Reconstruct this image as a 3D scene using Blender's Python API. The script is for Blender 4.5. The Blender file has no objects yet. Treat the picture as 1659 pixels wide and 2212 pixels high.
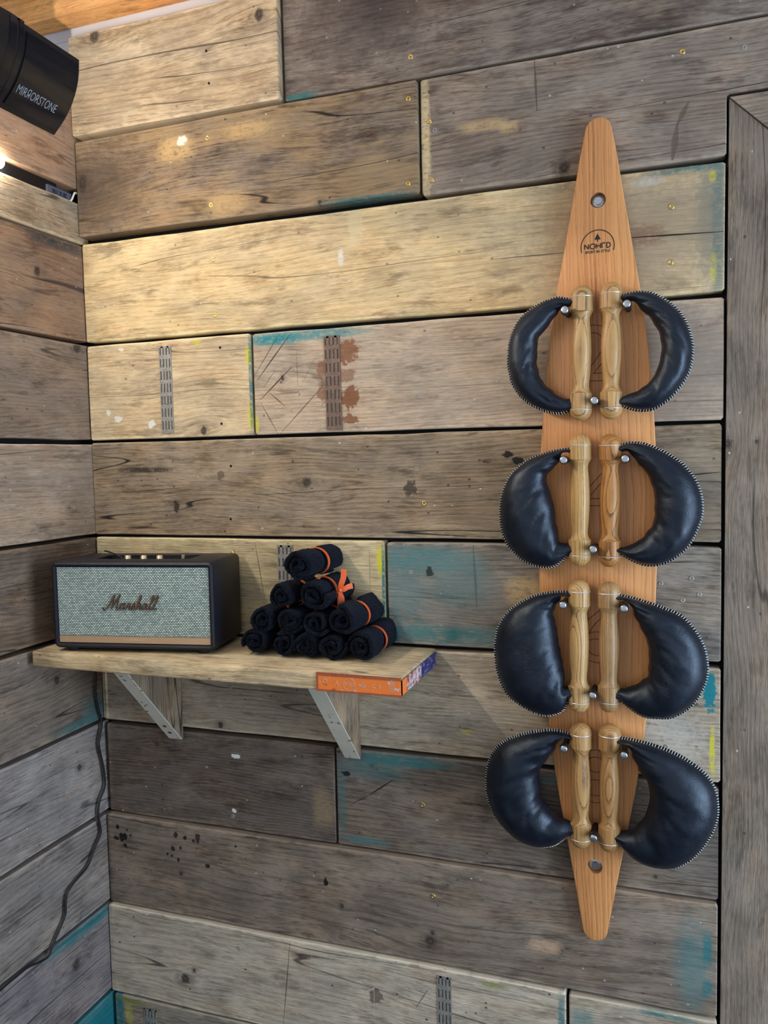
import bpy, bmesh, math, random
from mathutils import Vector, Matrix, noise as mnoise
from mathutils.bvhtree import BVHTree

# ---------------------------------------------------------------- camera, world, lights, exposure
SC = bpy.context.scene
COL = SC.collection
PITCH, YAW, ROLL = -0.0666, -0.3399, -0.0215
fw = Vector((math.sin(YAW)*math.cos(PITCH), math.cos(YAW)*math.cos(PITCH), math.sin(PITCH)))
rt = Vector((math.cos(YAW), -math.sin(YAW), 0)); up = rt.cross(fw)
r2 = rt*math.cos(ROLL) + up*math.sin(ROLL); u2 = up*math.cos(ROLL) - rt*math.sin(ROLL)
cd = bpy.data.cameras.new('camera'); cam = bpy.data.objects.new('camera', cd); COL.objects.link(cam)
M = Matrix((r2, u2, -fw)).transposed().to_4x4(); M.translation = (1.305, -1.6014, 1.5713); cam.matrix_world = M
cd.sensor_fit = 'VERTICAL'; cd.sensor_height = 24.0; cd.lens = 24.0*1756.9/2212; cd.clip_start = 0.02
SC.camera = cam

wd = bpy.data.worlds.new('world'); SC.world = wd; wd.use_nodes = True
wb = wd.node_tree.nodes['Background']; wb.inputs['Color'].default_value = (0.76, 0.86, 1.0, 1); wb.inputs['Strength'].default_value = 0.52

def area(name, loc, target, sx, sy, power, col):
    l = bpy.data.lights.new(name, 'AREA'); l.shape = 'RECTANGLE'; l.size = sx; l.size_y = sy; l.energy = power; l.color = col
    o = bpy.data.objects.new(name, l); COL.objects.link(o); o.location = loc
    o.rotation_euler = (Vector(target)-Vector(loc)).to_track_quat('-Z', 'Y').to_euler()
    return o
area('window_daylight', (2.9, -.75, 1.1), (1.2, -.05, 1.0), 1.0, 1.7, 36, (0.62, 0.79, 1.0))
LED_STRENGTH = 84
LED_COLOR = (1.0, 0.92, 0.80, 1)

cy = SC.cycles                       # keep light paths short: the room is small and matt
cy.max_bounces = 4; cy.diffuse_bounces = 3; cy.glossy_bounces = 2; cy.transmission_bounces = 1; cy.transparent_max_bounces = 2
cy.use_adaptive_sampling = True; cy.adaptive_threshold = 0.025; cy.caustics_reflective = False; cy.caustics_refractive = False
vs = SC.view_settings
vs.view_transform = 'Standard'; vs.look = 'None'; vs.exposure = 0.62; vs.gamma = 1.0; vs.use_curve_mapping = False

# ---------------------------------------------------------------- helpers
R = math.radians
def lin(c):
    f = lambda v: (v/12.92 if v <= 0.04045 else ((v+0.055)/1.055)**2.4)
    return tuple(f(v/255.0) for v in c[:3]) + (1.0,)
def tag(o, label, cat, group=None, kind=None):
    o['label'] = label; o['category'] = cat
    if group: o['group'] = group
    if kind: o['kind'] = kind
    return o
def empty(name, loc=(0, 0, 0), rz=0):
    o = bpy.data.objects.new(name, None); COL.objects.link(o); o.location = loc; o.rotation_euler = (0, 0, rz)
    o.empty_display_size = 0.05
    return o
def link(name, me, parent=None, loc=(0, 0, 0), rot=(0, 0, 0)):
    o = bpy.data.objects.new(name, me); COL.objects.link(o); o.location = loc; o.rotation_euler = rot
    if parent: o.parent = parent
    return o
def mesh(name, v, f, mat, smooth=False):
    me = bpy.data.meshes.new(name); me.from_pydata([tuple(p) for p in v], [], f); me.validate()
    if mat: me.materials.append(mat)
    if smooth: me.polygons.foreach_set('use_smooth', [True]*len(me.polygons))
    me.update()
    return me
def obj(name, v, f, mat, parent=None, smooth=False, loc=(0, 0, 0), rot=(0, 0, 0)):
    return link(name, mesh(name, v, f, mat, smooth), parent, loc, rot)
class MB:
    def __init__(s): s.v = []; s.f = []
    def add(s, v, f):
        n = len(s.v); s.v += [tuple(p) for p in v]; s.f += [[i+n for i in q] for q in f]
    def box(s, a, b, m=None):
        (x0, y0, z0), (x1, y1, z1) = a, b
        v = [Vector(p) for p in ((x0,y0,z0),(x1,y0,z0),(x1,y1,z0),(x0,y1,z0),(x0,y0,z1),(x1,y0,z1),(x1,y1,z1),(x0,y1,z1))]
        if m is not None: v = [m @ p for p in v]
        s.add(v, [[3,2,1,0],[4,5,6,7],[0,1,5,4],[1,2,6,5],[2,3,7,6],[3,0,4,7]])
    def tube(s, pts, r, n=8, cap=True, flat=1.0):
        pts = [Vector(p) for p in pts]; v = []; f = []; ref = None
        for i, p in enumerate(pts):
            t = (pts[min(i+1, len(pts)-1)] - pts[max(i-1, 0)])
            t = t.normalized() if t.length > 1e-9 else Vector((0, 0, 1))
            if ref is None:
                ref = Vector((0, 1, 0)) if abs(t.y) < 0.9 else Vector((0, 0, 1))
            a = (ref - t*ref.dot(t)).normalized(); b = t.cross(a); ref = a
            rr = r[i] if isinstance(r, (list, tuple)) else r
            for k in range(n):
                th = 2*math.pi*k/n; v.append(p + a*math.cos(th)*rr*flat + b*math.sin(th)*rr)
        for i in range(len(pts)-1):
            for k in range(n):
                f.append([i*n+k, i*n+(k+1) % n, (i+1)*n+(k+1) % n, (i+1)*n+k])
        if cap: f.append(list(range(n))[::-1]); f.append([(len(pts)-1)*n+k for k in range(n)])
        s.add(v, f)
    def lathe(s, prof, n=24, m=None):      # prof (r, z) around Z
        v = []; f = []
        for r, z in prof:
            for k in range(n):
                th = 2*math.pi*k/n; v.append(Vector((r*math.cos(th), r*math.sin(th), z)))
        if m is not None: v = [m @ p for p in v]
        for i in range(len(prof)-1):
            for k in range(n): f.append([i*n+k, i*n+(k+1) % n, (i+1)*n+(k+1) % n, (i+1)*n+k])
        s.add(v, f)
    def prism(s, poly, h0, h1, fn):        # poly of 2d points, fn(p, h) -> xyz
        n = len(poly); v = [fn(p, h0) for p in poly] + [fn(p, h1) for p in poly]
        f = [list(range(n))[::-1], [n+i for i in range(n)]] + [[i, (i+1) % n, n+(i+1) % n, n+i] for i in range(n)]
        s.add(v, f)
    def ribbon(s, pts, w, t, fn, closed=False):   # flat stroke in 2d, thickness t
        pts = [Vector(p) for p in pts]; n = len(pts); L = []; Rr = []
        for i, p in enumerate(pts):
            a = pts[(i-1) % n] if (closed or i > 0) else pts[i]; b = pts[(i+1) % n] if (closed or i < n-1) else pts[i]
            d = (b-a).normalized(); nn = Vector((-d.y, d.x)); ww = w[i] if isinstance(w, (list, tuple)) else w
            L.append(p+nn*ww/2); Rr.append(p-nn*ww/2)
        v = []
        for i in range(n): v += [fn(L[i], 0), fn(Rr[i], 0), fn(Rr[i], t), fn(L[i], t)]
        f = []
        for i in range(n if closed else n-1):
            a, b = 4*i, 4*((i+1) % n)
            for k in range(4): f.append([a+k, a+(k+1) % 4, b+(k+1) % 4, b+k])
        if not closed: f += [[3, 2, 1, 0], [4*n-4, 4*n-3, 4*n-2, 4*n-1]]
        s.add(v, f)
    def mesh(s, name, mat, smooth=False): return mesh(name, s.v, s.f, mat, smooth)
    def build(s, name, mat, parent=None, smooth=False, loc=(0, 0, 0), rot=(0, 0, 0)):
        return link(name, s.mesh(name, mat, smooth), parent, loc, rot)
def fix_normals(me):
    bm = bmesh.new(); bm.from_mesh(me); bmesh.ops.recalc_face_normals(bm, faces=bm.faces); bm.to_mesh(me); bm.free()
def smooth_angle(me, ang=40):
    me.polygons.foreach_set('use_smooth', [True]*len(me.polygons))
    bm = bmesh.new(); bm.from_mesh(me)
    for e in bm.edges:
        if len(e.link_faces) == 2 and e.calc_face_angle(0) > R(ang): e.smooth = False
    bm.to_mesh(me); bm.free()
def catmull(pts, n, closed=False):
    pts = [Vector(p) for p in pts]; m = len(pts); out = []
    segs = m if closed else m-1
    for s_ in range(segs):
        if closed: p0, p1, p2, p3 = pts[(s_-1) % m], pts[s_], pts[(s_+1) % m], pts[(s_+2) % m]
        else: p0, p1, p2, p3 = pts[max(s_-1, 0)], pts[s_], pts[s_+1], pts[min(s_+2, m-1)]
        for k in range(8):
            t = k/8.0
            out.append(0.5*((2*p1)+(p2-p0)*t+(2*p0-5*p1+4*p2-p3)*t*t+(3*p1-p0-3*p2+p3)*t*t*t))
    if not closed: out.append(pts[-1])
    if closed: out.append(out[0])
    d = [0]
    for i in range(1, len(out)): d.append(d[-1]+(out[i]-out[i-1]).length)
    res = []; j = 0; cnt = n if closed else n-1
    for i in range(n):
        q = d[-1]*i/cnt
        while j < len(d)-2 and d[j+1] < q: j += 1
        seg = d[j+1]-d[j]; t = (q-d[j])/seg if seg > 1e-12 else 0
        res.append(out[j].lerp(out[j+1], t))
    return res
def text_mesh(body, size, mat, extrude=0.0003, bold=0.0, outline=False, sx=1.0):
    c = bpy.data.curves.new('text', 'FONT'); c.body = body; c.size = size; c.align_x = 'CENTER'; c.align_y = 'CENTER'
    c.resolution_u = 3
    if outline: c.fill_mode = 'NONE'; c.bevel_depth = extrude; c.bevel_resolution = 0
    else: c.extrude = extrude; c.offset = bold
    o = bpy.data.objects.new('text', c); COL.objects.link(o)
    dg = bpy.context.evaluated_depsgraph_get(); me = bpy.data.meshes.new_from_object(o.evaluated_get(dg))
    bpy.data.objects.remove(o); bpy.data.curves.remove(c)
    for v in me.vertices: v.co.x *= sx
    me.materials.clear(); me.materials.append(mat)
    return me
def boolean_cut(o, cutter):
    m = o.modifiers.new('cut', 'BOOLEAN'); m.operation = 'DIFFERENCE'; m.object = cutter; m.solver = 'EXACT'
    dg = bpy.context.evaluated_depsgraph_get(); me = bpy.data.meshes.new_from_object(o.evaluated_get(dg))
    o.modifiers.clear(); o.data = me; bpy.data.objects.remove(cutter)

# ---------------------------------------------------------------- material helpers
class NT:
    def __init__(s, tree): s.t = tree; s.n = tree.nodes; s.l = tree.links
    def new(s, typ, **kw):
        n = s.n.new(typ)
        for k, v in kw.items(): setattr(n, k, v)
        return n
    def put(s, sock, v):
        if v is None: return
        if hasattr(v, 'is_output'): s.l.new(v, sock)
        else: sock.default_value = v
    def m(s, op, a, b=None, c=None, clamp=False):
        n = s.new('ShaderNodeMath', operation=op); n.use_clamp = clamp
        for i, v in enumerate((a, b, c)): s.put(n.inputs[i], v)
        return n.outputs[0]
    def vec(s, x, y, z=0.0):
        n = s.new('ShaderNodeCombineXYZ')
        for i, v in enumerate((x, y, z)): s.put(n.inputs[i], v)
        return n.outputs[0]
    def noise(s, x, y, detail=2.0, rough=0.5, z=None, dist=0.0):
        n = s.new('ShaderNodeTexNoise', noise_dimensions='2D' if z is None else '3D')
        s.put(n.inputs['Vector'], s.vec(x, y, 0.0 if z is None else z)); n.inputs['Scale'].default_value = 1.0
        n.inputs['Detail'].default_value = detail; n.inputs['Roughness'].default_value = rough; n.inputs['Distortion'].default_value = dist
        return n.outputs[0]
    def ss(s, v, a, b, lo=0.0, hi=1.0):
        n = s.new('ShaderNodeMapRange', interpolation_type='SMOOTHSTEP')
        s.put(n.inputs[0], v)
        for i, q in zip((1, 2, 3, 4), (a, b, lo, hi)): s.put(n.inputs[i], q)
        return n.outputs[0]
    def mix(s, f, a, b, mode='MIX'):
        n = s.new('ShaderNodeMix', data_type='RGBA', blend_type=mode)
        s.put(n.inputs[0], f); s.put(n.inputs[6], a); s.put(n.inputs[7], b)
        return n.outputs[2]
    def mad(s, v, k, c): return s.m('MULTIPLY_ADD', v, k, c)
def new_mat(name):
    m = bpy.data.materials.new(name); m.use_nodes = True; nt = NT(m.node_tree)
    return m, nt, m.node_tree.nodes['Principled BSDF']
def simple(name, col, rough=0.5, metal=0.0, bump=0.0, bscale=400.0, spec=0.5, var=0.0, coat=0.0):
    m, nt, p = new_mat(name)
    p.inputs['Roughness'].default_value = rough; p.inputs['Metallic'].default_value = metal
    p.inputs['Specular IOR Level'].default_value = spec; p.inputs['Coat Weight'].default_value = coat
    tc = nt.new('ShaderNodeTexCoord')
    nz = nt.new('ShaderNodeTexNoise'); nz.inputs['Scale'].default_value = bscale; nz.inputs['Detail'].default_value = 3
    nt.l.new(tc.outputs['Object'], nz.inputs['Vector'])
    c = lin(col)
    if var:
        lo = tuple(v*(1-var) for v in c[:3])+(1,); hi = tuple(min(1, v*(1+var)) for v in c[:3])+(1,)
        nt.l.new(nt.mix(nz.outputs[0], lo, hi), p.inputs['Base Color'])
    else: p.inputs['Base Color'].default_value = c
    if bump:
        b = nt.new('ShaderNodeBump'); b.inputs['Strength'].default_value = bump; b.inputs['Distance'].default_value = 0.001
        nt.l.new(nz.outputs[0], b.inputs['Height']); nt.l.new(b.outputs[0], p.inputs['Normal'])
    return m

# weathered softwood as a node group: grain bends round knots, growth rings, splits, flecks
def wood_group():
    g = bpy.data.node_groups.new('weathered_wood', 'ShaderNodeTree'); itf = g.interface
    for nm, typ, dv in (('X', 'NodeSocketFloat', 0), ('Z', 'NodeSocketFloat', 0), ('Seed', 'NodeSocketFloat', 0),
                        ('Light', 'NodeSocketColor', (.5, .4, .3, 1)), ('Dark', 'NodeSocketColor', (.2, .15, .1, 1)),
                        ('Stain', 'NodeSocketColor', (.3, .3, .3, 1)), ('Stain Amount', 'NodeSocketFloat', .5),
                        ('Rings', 'NodeSocketFloat', 90), ('Knots', 'NodeSocketFloat', .5), ('Cracks', 'NodeSocketFloat', .6),
                        ('Flecks', 'NodeSocketFloat', .5)):
        sk = itf.new_socket(nm, in_out='INPUT', socket_type=typ); sk.default_value = dv
    itf.new_socket('Color', in_out='OUTPUT', socket_type='NodeSocketColor')
    itf.new_socket('Height', in_out='OUTPUT', socket_type='NodeSocketFloat')
    nt = NT(g); gi = nt.new('NodeGroupInput'); go = nt.new('NodeGroupOutput'); I = gi.outputs
    m = nt.m; X, Z, S = I['X'], I['Z'], I['Seed']
    xs = m('ADD', X, m('MULTIPLY', S, 3.17)); zs = m('ADD', Z, m('MULTIPLY', S, 1.73))
    warp = nt.noise(m('MULTIPLY', xs, 1.4), m('MULTIPLY', zs, 5.0), 2.0, .5)
    g0 = m('ADD', zs, nt.mad(warp, .07, -.035))
    vor = nt.new('ShaderNodeTexVoronoi', voronoi_dimensions='2D', feature='F1'); vor.inputs['Scale'].default_value = 1.0
    vv = nt.vec(m('MULTIPLY', xs, 3.1), m('MULTIPLY', g0, 7.5)); nt.l.new(vv, vor.inputs['Vector'])
    sub = nt.new('ShaderNodeVectorMath', operation='SUBTRACT'); nt.l.new(vv, sub.inputs[0]); nt.l.new(vor.outputs['Position'], sub.inputs[1])
    sp = nt.new('ShaderNodeSeparateXYZ'); nt.l.new(sub.outputs[0], sp.inputs[0])
    sc = nt.new('ShaderNodeSeparateColor'); nt.l.new(vor.outputs['Color'], sc.inputs[0])
    dx = m('DIVIDE', sp.outputs[0], 3.1); dz = m('DIVIDE', sp.outputs[1], 7.5)
    gate = m('LESS_THAN', sc.outputs[0], I['Knots']); size = nt.mad(sc.outputs[1], .9, .35)
    def gauss(a, b):
        q = m('ADD', m('POWER', m('DIVIDE', dx, m('MULTIPLY', size, a)), 2.0), m('POWER', m('DIVIDE', dz, m('MULTIPLY', size, b)), 2.0))
        return q
    ax = m('ABSOLUTE', dx); az = m('ABSOLUTE', dz)
    q1 = m('ADD', m('POWER', m('DIVIDE', ax, m('MULTIPLY', size, .075)), 2.0), m('POWER', m('DIVIDE', az, m('MULTIPLY', size, .034)), 2.0))
    e = m('MULTIPLY', m('EXPONENT', m('MULTIPLY', q1, -1.0)), gate)
    gg = m('SUBTRACT', g0, m('MULTIPLY', m('MULTIPLY', dz, e), .88))
    q2 = m('SQRT', m('ADD', m('POWER', m('DIVIDE', ax, m('MULTIPLY', size, .0105)), 2.0), m('POWER', m('DIVIDE', az, m('MULTIPLY', size, .0125)), 2.0)))
    edge_n = nt.noise(m('MULTIPLY', xs, 130.), m('MULTIPLY', zs, 130.), 1.0)
    q2n = m('ADD', q2, nt.mad(edge_n, .6, -.3))
    knot = m('MULTIPLY', nt.ss(q2n, 1.15, .7), gate); halo = m('MULTIPLY', nt.ss(q2n, 3.2, .8), gate)
    st1 = nt.noise(m('MULTIPLY', xs, 11.), m('MULTIPLY', gg, 290.), 3.0, .68)
    st2 = nt.noise(m('MULTIPLY', xs, 48.), m('MULTIPLY', gg, 900.), 2.0, .65)
    ph = m('ADD', m('MULTIPLY', gg, I['Rings']), m('MULTIPLY', nt.noise(m('MULTIPLY', xs, .9), m('MULTIPLY', gg, 7.), 2.0), 3.2))
    ring = m('POWER', nt.mad(m('SINE', m('MULTIPLY', ph, 6.2832)), .5, .5), 2.5)
    blot = nt.noise(m('MULTIPLY', xs, 3.6), m('MULTIPLY', zs, 9.), 4.0, .66)
    blot2 = nt.noise(m('MULTIPLY', xs, 11.), m('MULTIPLY', zs, 17.), 3.0, .6)
    f = m('ADD', m('ADD', m('MULTIPLY', st1, .60), m('MULTIPLY', st2, .58)), m('ADD', m('MULTIPLY', blot2, .55), m('MULTIPLY', ring, m('MULTIPLY', nt.ss(blot, .35, .65), -.20))))
    col = nt.mix(nt.ss(f, .54, 1.12), I['Dark'], I['Light'])
    hue = nt.noise(m('MULTIPLY', xs, 5.5), m('MULTIPLY', zs, 13.), 2.0, .6)
    col = nt.mix(nt.ss(hue, .42, .66, 0.0, .38), col, nt.mix(.5, col, (.19, .17, .165, 1)))
    col = nt.mix(nt.ss(hue, .50, .30, 0.0, .30), col, nt.mix(1.0, col, (1.12, .93, .78, 1), 'MULTIPLY'))
    col = nt.mix(m('MULTIPLY', nt.ss(m('ADD', blot, nt.mad(st1, .25, -.12)), .38, .70), I['Stain Amount']), col, I['Stain'])
    smg = nt.noise(m('ADD', m('MULTIPLY', xs, 7.5), 31.), m('MULTIPLY', gg, 34.), 4.0, .68)
    col = nt.mix(nt.ss(smg, .53, .74, 0.0, .75), col, nt.mix(1.0, col, (.42, .40, .40, 1), 'MULTIPLY'))
    col = nt.mix(nt.ss(smg, .42, .26, 0.0, .40), col, nt.mix(1.0, col, (1.35, 1.32, 1.26, 1), 'MULTIPLY'))
    cn = nt.noise(m('MULTIPLY', xs, .45), m('MULTIPLY', m('ADD', zs, nt.mad(warp, .022, -.011)), 9.), 2.0, .40)
    cg = nt.noise(m('ADD', m('MULTIPLY', xs, 2.2), 9.), m('MULTIPLY', g0, 26.), 1.0)
    ca = m('ABSOLUTE', m('SUBTRACT', cn, .5))
    crack = m('MULTIPLY', nt.ss(ca, .0058, .0012), m('MULTIPLY', nt.ss(cg, .38, .52), I['Cracks']))
    fine = m('MULTIPLY', nt.ss(st1, .37, .30), nt.ss(cg, .62, .40))
    col = nt.mix(m('MULTIPLY', fine, .36), col, nt.mix(.75, col, (.012, .010, .010, 1)))
    col = nt.mix(m('MULTIPLY', crack, .92), col, (.006, .006, .007, 1))
    kr = nt.mad(m('SINE', m('MULTIPLY', q2n, 11.)), .5, .5)
    kcol = nt.mix(kr, (.020, .016, .014, 1), (.075, .058, .045, 1))
    col = nt.mix(m('MULTIPLY', halo, .38), col, nt.mix(.75, col, (.05, .035, .026, 1)))
    col = nt.mix(m('MULTIPLY', knot, .88), col, kcol)
    v2 = nt.new('ShaderNodeTexVoronoi', voronoi_dimensions='2D', feature='F1'); v2.inputs['Scale'].default_value = 1.0
    nt.l.new(nt.vec(m('MULTIPLY', xs, 46.), m('MULTIPLY', zs, 60.)), v2.inputs['Vector'])
    c2 = nt.new('ShaderNodeSeparateColor'); nt.l.new(v2.outputs['Color'], c2.inputs[0])
    d2 = m('ADD', v2.outputs['Distance'], nt.mad(edge_n, .14, -.07))
    sp1 = m('MULTIPLY', nt.ss(d2, .16, .09), m('GREATER_THAN', c2.outputs[0], .972))
    sp2 = m('MULTIPLY', nt.ss(d2, .12, .07), m('GREATER_THAN', c2.outputs[1], .982))
    col = nt.mix(m('MULTIPLY', sp1, I['Flecks']), col, (.012, .012, .016, 1))
    col = nt.mix(m('MULTIPLY', sp2, m('MULTIPLY', I['Flecks'], .8)), col, (.72, .69, .62, 1))
    h = nt.noise(m('MULTIPLY', xs, 26.), m('MULTIPLY', zs, 430.), 2.0, .65)
    nt.l.new(col, go.inputs['Color']); nt.l.new(h, go.inputs['Height'])
    return g
WG = wood_group()
TEAL = (20, 108, 112); YEL = (205, 195, 20); WHITE = (225, 222, 212); RUST = (120, 72, 42); BLACK = (12, 14, 22); TAN = (205, 172, 118)
def wood(name, light, dark, stain, sa=.5, seed=0.0, rings=80., knots=.45, cracks=.7, flecks=.6, patches=(), axis='X', rough=.82, bump=.5, half=None, cuts=()):
    """patches: (cx, cz, rx, rz, colour, opacity[, scratchiness]) in the object's own x / z"""
    m, nt, p = new_mat(name)
    tc = nt.new('ShaderNodeTexCoord'); s = nt.new('ShaderNodeSeparateXYZ'); nt.l.new(tc.outputs['Object'], s.inputs[0])
    x, y, z = s.outputs
    if axis == 'Z': x, z = z, x
    if axis == 'TOP': zz = nt.m('ADD', y, z)
    else: zz = nt.m('ADD', z, y)
    gn = nt.new('ShaderNodeGroup'); gn.node_tree = WG
    nt.put(gn.inputs['X'], x); nt.put(gn.inputs['Z'], zz)
    for k, v in (('Seed', seed), ('Light', lin(light)), ('Dark', lin(dark)), ('Stain', lin(stain)), ('Stain Amount', sa), ('Rings', rings), ('Knots', knots), ('Cracks', cracks), ('Flecks', flecks)):
        gn.inputs[k].default_value = v
    col, h = gn.outputs['Color'], gn.outputs['Height']
    if half:     # worn arrises: paler fibres and dirt along the long edges
        hl, hh = half
        en = nt.noise(nt.m('MULTIPLY', x, 30.), nt.m('MULTIPLY', z, 60.), 3.0)
        d = nt.m('SUBTRACT', hh, nt.m('ABSOLUTE', z))
        col = nt.mix(nt.m('MULTIPLY', nt.ss(nt.m('ADD', d, nt.mad(en, .016, -.008)), .007, .001), .45), col, lin(tuple(min(255, c*1.15) for c in light)))
    if patches:
        sn = nt.noise(nt.m('MULTIPLY', x, 26.), nt.m('MULTIPLY', zz, 150.), 4.0, .6)
        bn = nt.noise(nt.m('MULTIPLY', x, 85.), nt.m('MULTIPLY', zz, 85.), 4.0, .65)
        for q in patches:
            cx, cz, rx, rz, c, op = q[:6]; scr = q[6] if len(q) > 6 else .6; pw = 2.0 if scr <= .25 else 3.0
            dx = nt.m('ABSOLUTE', nt.m('DIVIDE', nt.m('SUBTRACT', x, cx), rx)); dz = nt.m('ABSOLUTE', nt.m('DIVIDE', nt.m('SUBTRACT', z, cz), rz))
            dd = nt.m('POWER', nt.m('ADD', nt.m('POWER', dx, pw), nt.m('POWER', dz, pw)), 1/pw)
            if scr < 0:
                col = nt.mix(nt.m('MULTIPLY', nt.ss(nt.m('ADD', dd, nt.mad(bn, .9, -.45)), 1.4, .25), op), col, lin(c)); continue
            nn = nt.m('ADD', nt.mad(sn, 1.9*scr, -.95*scr), nt.mad(bn, 1.7*(1-scr)+.3, -.85*(1-scr)-.15))
            k = nt.m('MULTIPLY', nt.ss(nt.m('ADD', dd, nn), 1.22 if scr > .25 else 1.08, .55 if scr > .25 else .82), op)
            if scr > .25: k = nt.m('MULTIPLY', k, nt.ss(nt.m('ADD', sn, bn), .70, 1.08, .30, 1.0))
            col = nt.mix(k, col, lin(c))
    for (ax_, az_, bx_, bz_, wd, cc, op) in cuts:      # knife scores and dents, each a segment on the face
        dx, dz = bx_-ax_, bz_-az_; L2 = dx*dx+dz*dz
        ux = nt.m('SUBTRACT', x, ax_); uz = nt.m('SUBTRACT', z, az_)
        t = nt.m('DIVIDE', nt.m('ADD', nt.m('MULTIPLY', ux, dx), nt.m('MULTIPLY', uz, dz)), L2, clamp=True)
        ex = nt.m('SUBTRACT', ux, nt.m('MULTIPLY', t, dx)); ez = nt.m('SUBTRACT', uz, nt.m('MULTIPLY', t, dz))
        d = nt.m('SQRT', nt.m('ADD', nt.m('MULTIPLY', ex, ex), nt.m('MULTIPLY', ez, ez)))
        taper = nt.mad(nt.m('ABSOLUTE', nt.mad(t, 2.0, -1.0)), -.7*wd, wd)
        k = nt.ss(nt.m('DIVIDE', d, taper), 1.2, .5)
        col = nt.mix(nt.m('MULTIPLY', k, op), col, lin(cc)); h = nt.m('SUBTRACT', h, nt.m('MULTIPLY', k, .8*op))
    nt.l.new(col, p.inputs['Base Color']); p.inputs['Roughness'].default_value = rough; p.inputs['Specular IOR Level'].default_value = .22
    b = nt.new('ShaderNodeBump'); b.inputs['Strength'].default_value = bump; b.inputs['Distance'].default_value = .0016
    nt.l.new(h, b.inputs['Height']); nt.l.new(b.outputs[0], p.inputs['Normal'])
    return m
# clean hardwood cut from a solid of growth rings
def hardwood(name, light, dark, ox, oy, freq, tilt=0.0, rough=.42, poly=1.6, seed=0.0, fig=.004, ls=.85, bs=.65):
    m, nt, p = new_mat(name); tc = nt.new('ShaderNodeTexCoord'); s = nt.new('ShaderNodeSeparateXYZ'); nt.l.new(tc.outputs['Object'], s.inputs[0])
    x, y, z = s.outputs; mm = nt.m
    wob = nt.noise(mm('ADD', mm('MULTIPLY', x, 9.), seed), mm('MULTIPLY', y, 9.), 2.0, .5, z=mm('MULTIPLY', z, 3.0))
    cx = mm('ADD', mm('SUBTRACT', x, ox), mm('MULTIPLY', z, tilt)); cy = mm('SUBTRACT', y, oy)
    r = mm('ADD', mm('SQRT', mm('ADD', mm('MULTIPLY', cx, cx), mm('MULTIPLY', cy, cy))), nt.mad(wob, fig*2, -fig))
    r = mm('ADD', r, nt.mad(nt.noise(mm('MULTIPLY', r, freq*.55), seed+3.0, 2.0, .6), 2.2/freq, -1.1/freq))
    ph = mm('FRACT', mm('MULTIPLY', r, freq))
    amp = nt.noise(mm('MULTIPLY', x, 22.), mm('ADD', mm('MULTIPLY', y, 22.), 7.), 2.0, .5, z=mm('MULTIPLY', z, 2.2))
    band = mm('MULTIPLY', mm('POWER', ph, poly), nt.ss(amp, .28, .66, .35, 1.15))
    pore = nt.noise(mm('MULTIPLY', x, 1400.), mm('MULTIPLY', y, 1400.), 1.0, z=mm('MULTIPLY', z, 60.))
    line = mm('MULTIPLY', nt.ss(ph, .66, .95), nt.ss(pore, .42, .56))
    st = nt.noise(mm('MULTIPLY', x, 380.), mm('MULTIPLY', y, 380.), 2.0, z=mm('MULTIPLY', z, 9.))
    col = nt.mix(mm('ADD', mm('MULTIPLY', band, bs), nt.mad(st, .75, -.27), clamp=True), lin(light), lin(dark))
    col = nt.mix(mm('MULTIPLY', line, ls), col, nt.mix(.6, lin(dark), (.05, .025, .01, 1)))
    nt.l.new(col, p.inputs['Base Color']); p.inputs['Roughness'].default_value = rough; p.inputs['Specular IOR Level'].default_value = .4
    b = nt.new('ShaderNodeBump'); b.inputs['Strength'].default_value = .15; b.inputs['Distance'].default_value = .0006
    nt.l.new(st, b.inputs['Height']); nt.l.new(b.outputs[0], p.inputs['Normal'])
    return m

MT = {}
MT['backing'] = simple('dark_membrane', (22, 26, 30), .9)
MT['brass'] = simple('brass', (214, 182, 104), .32, 1.0, .1, 900)
MT['steel'] = simple('steel', (190, 192, 196), .28, 1.0)
MT['galv'] = simple('galvanised_steel', (150, 148, 142), .5, .4, .35, 300, var=.8)
MT['rust'] = simple('rusty_steel', (112, 92, 82), .6, .4, .6, 420, var=.9)
MT['hole'] = simple('dark_hole', (14, 12, 12), .9)
MT['ring'] = simple('bright_ring', (232, 232, 232), .4, .7)
MT['washer'] = simple('zinc_washer', (196, 200, 206), .35, .7)
MT['slot'] = simple('slot_shade', (96, 84, 70), .9)  # shade inside the plate slots, put in as a dark colour
MT['gold'] = simple('pale_gold', (240, 222, 186), .3, .8)
MT['black'] = simple('black_rubber', (10, 12, 17), .55)
MT['plaster'] = simple('plaster', (214, 214, 218), .85, 0, .15, 60)

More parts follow.
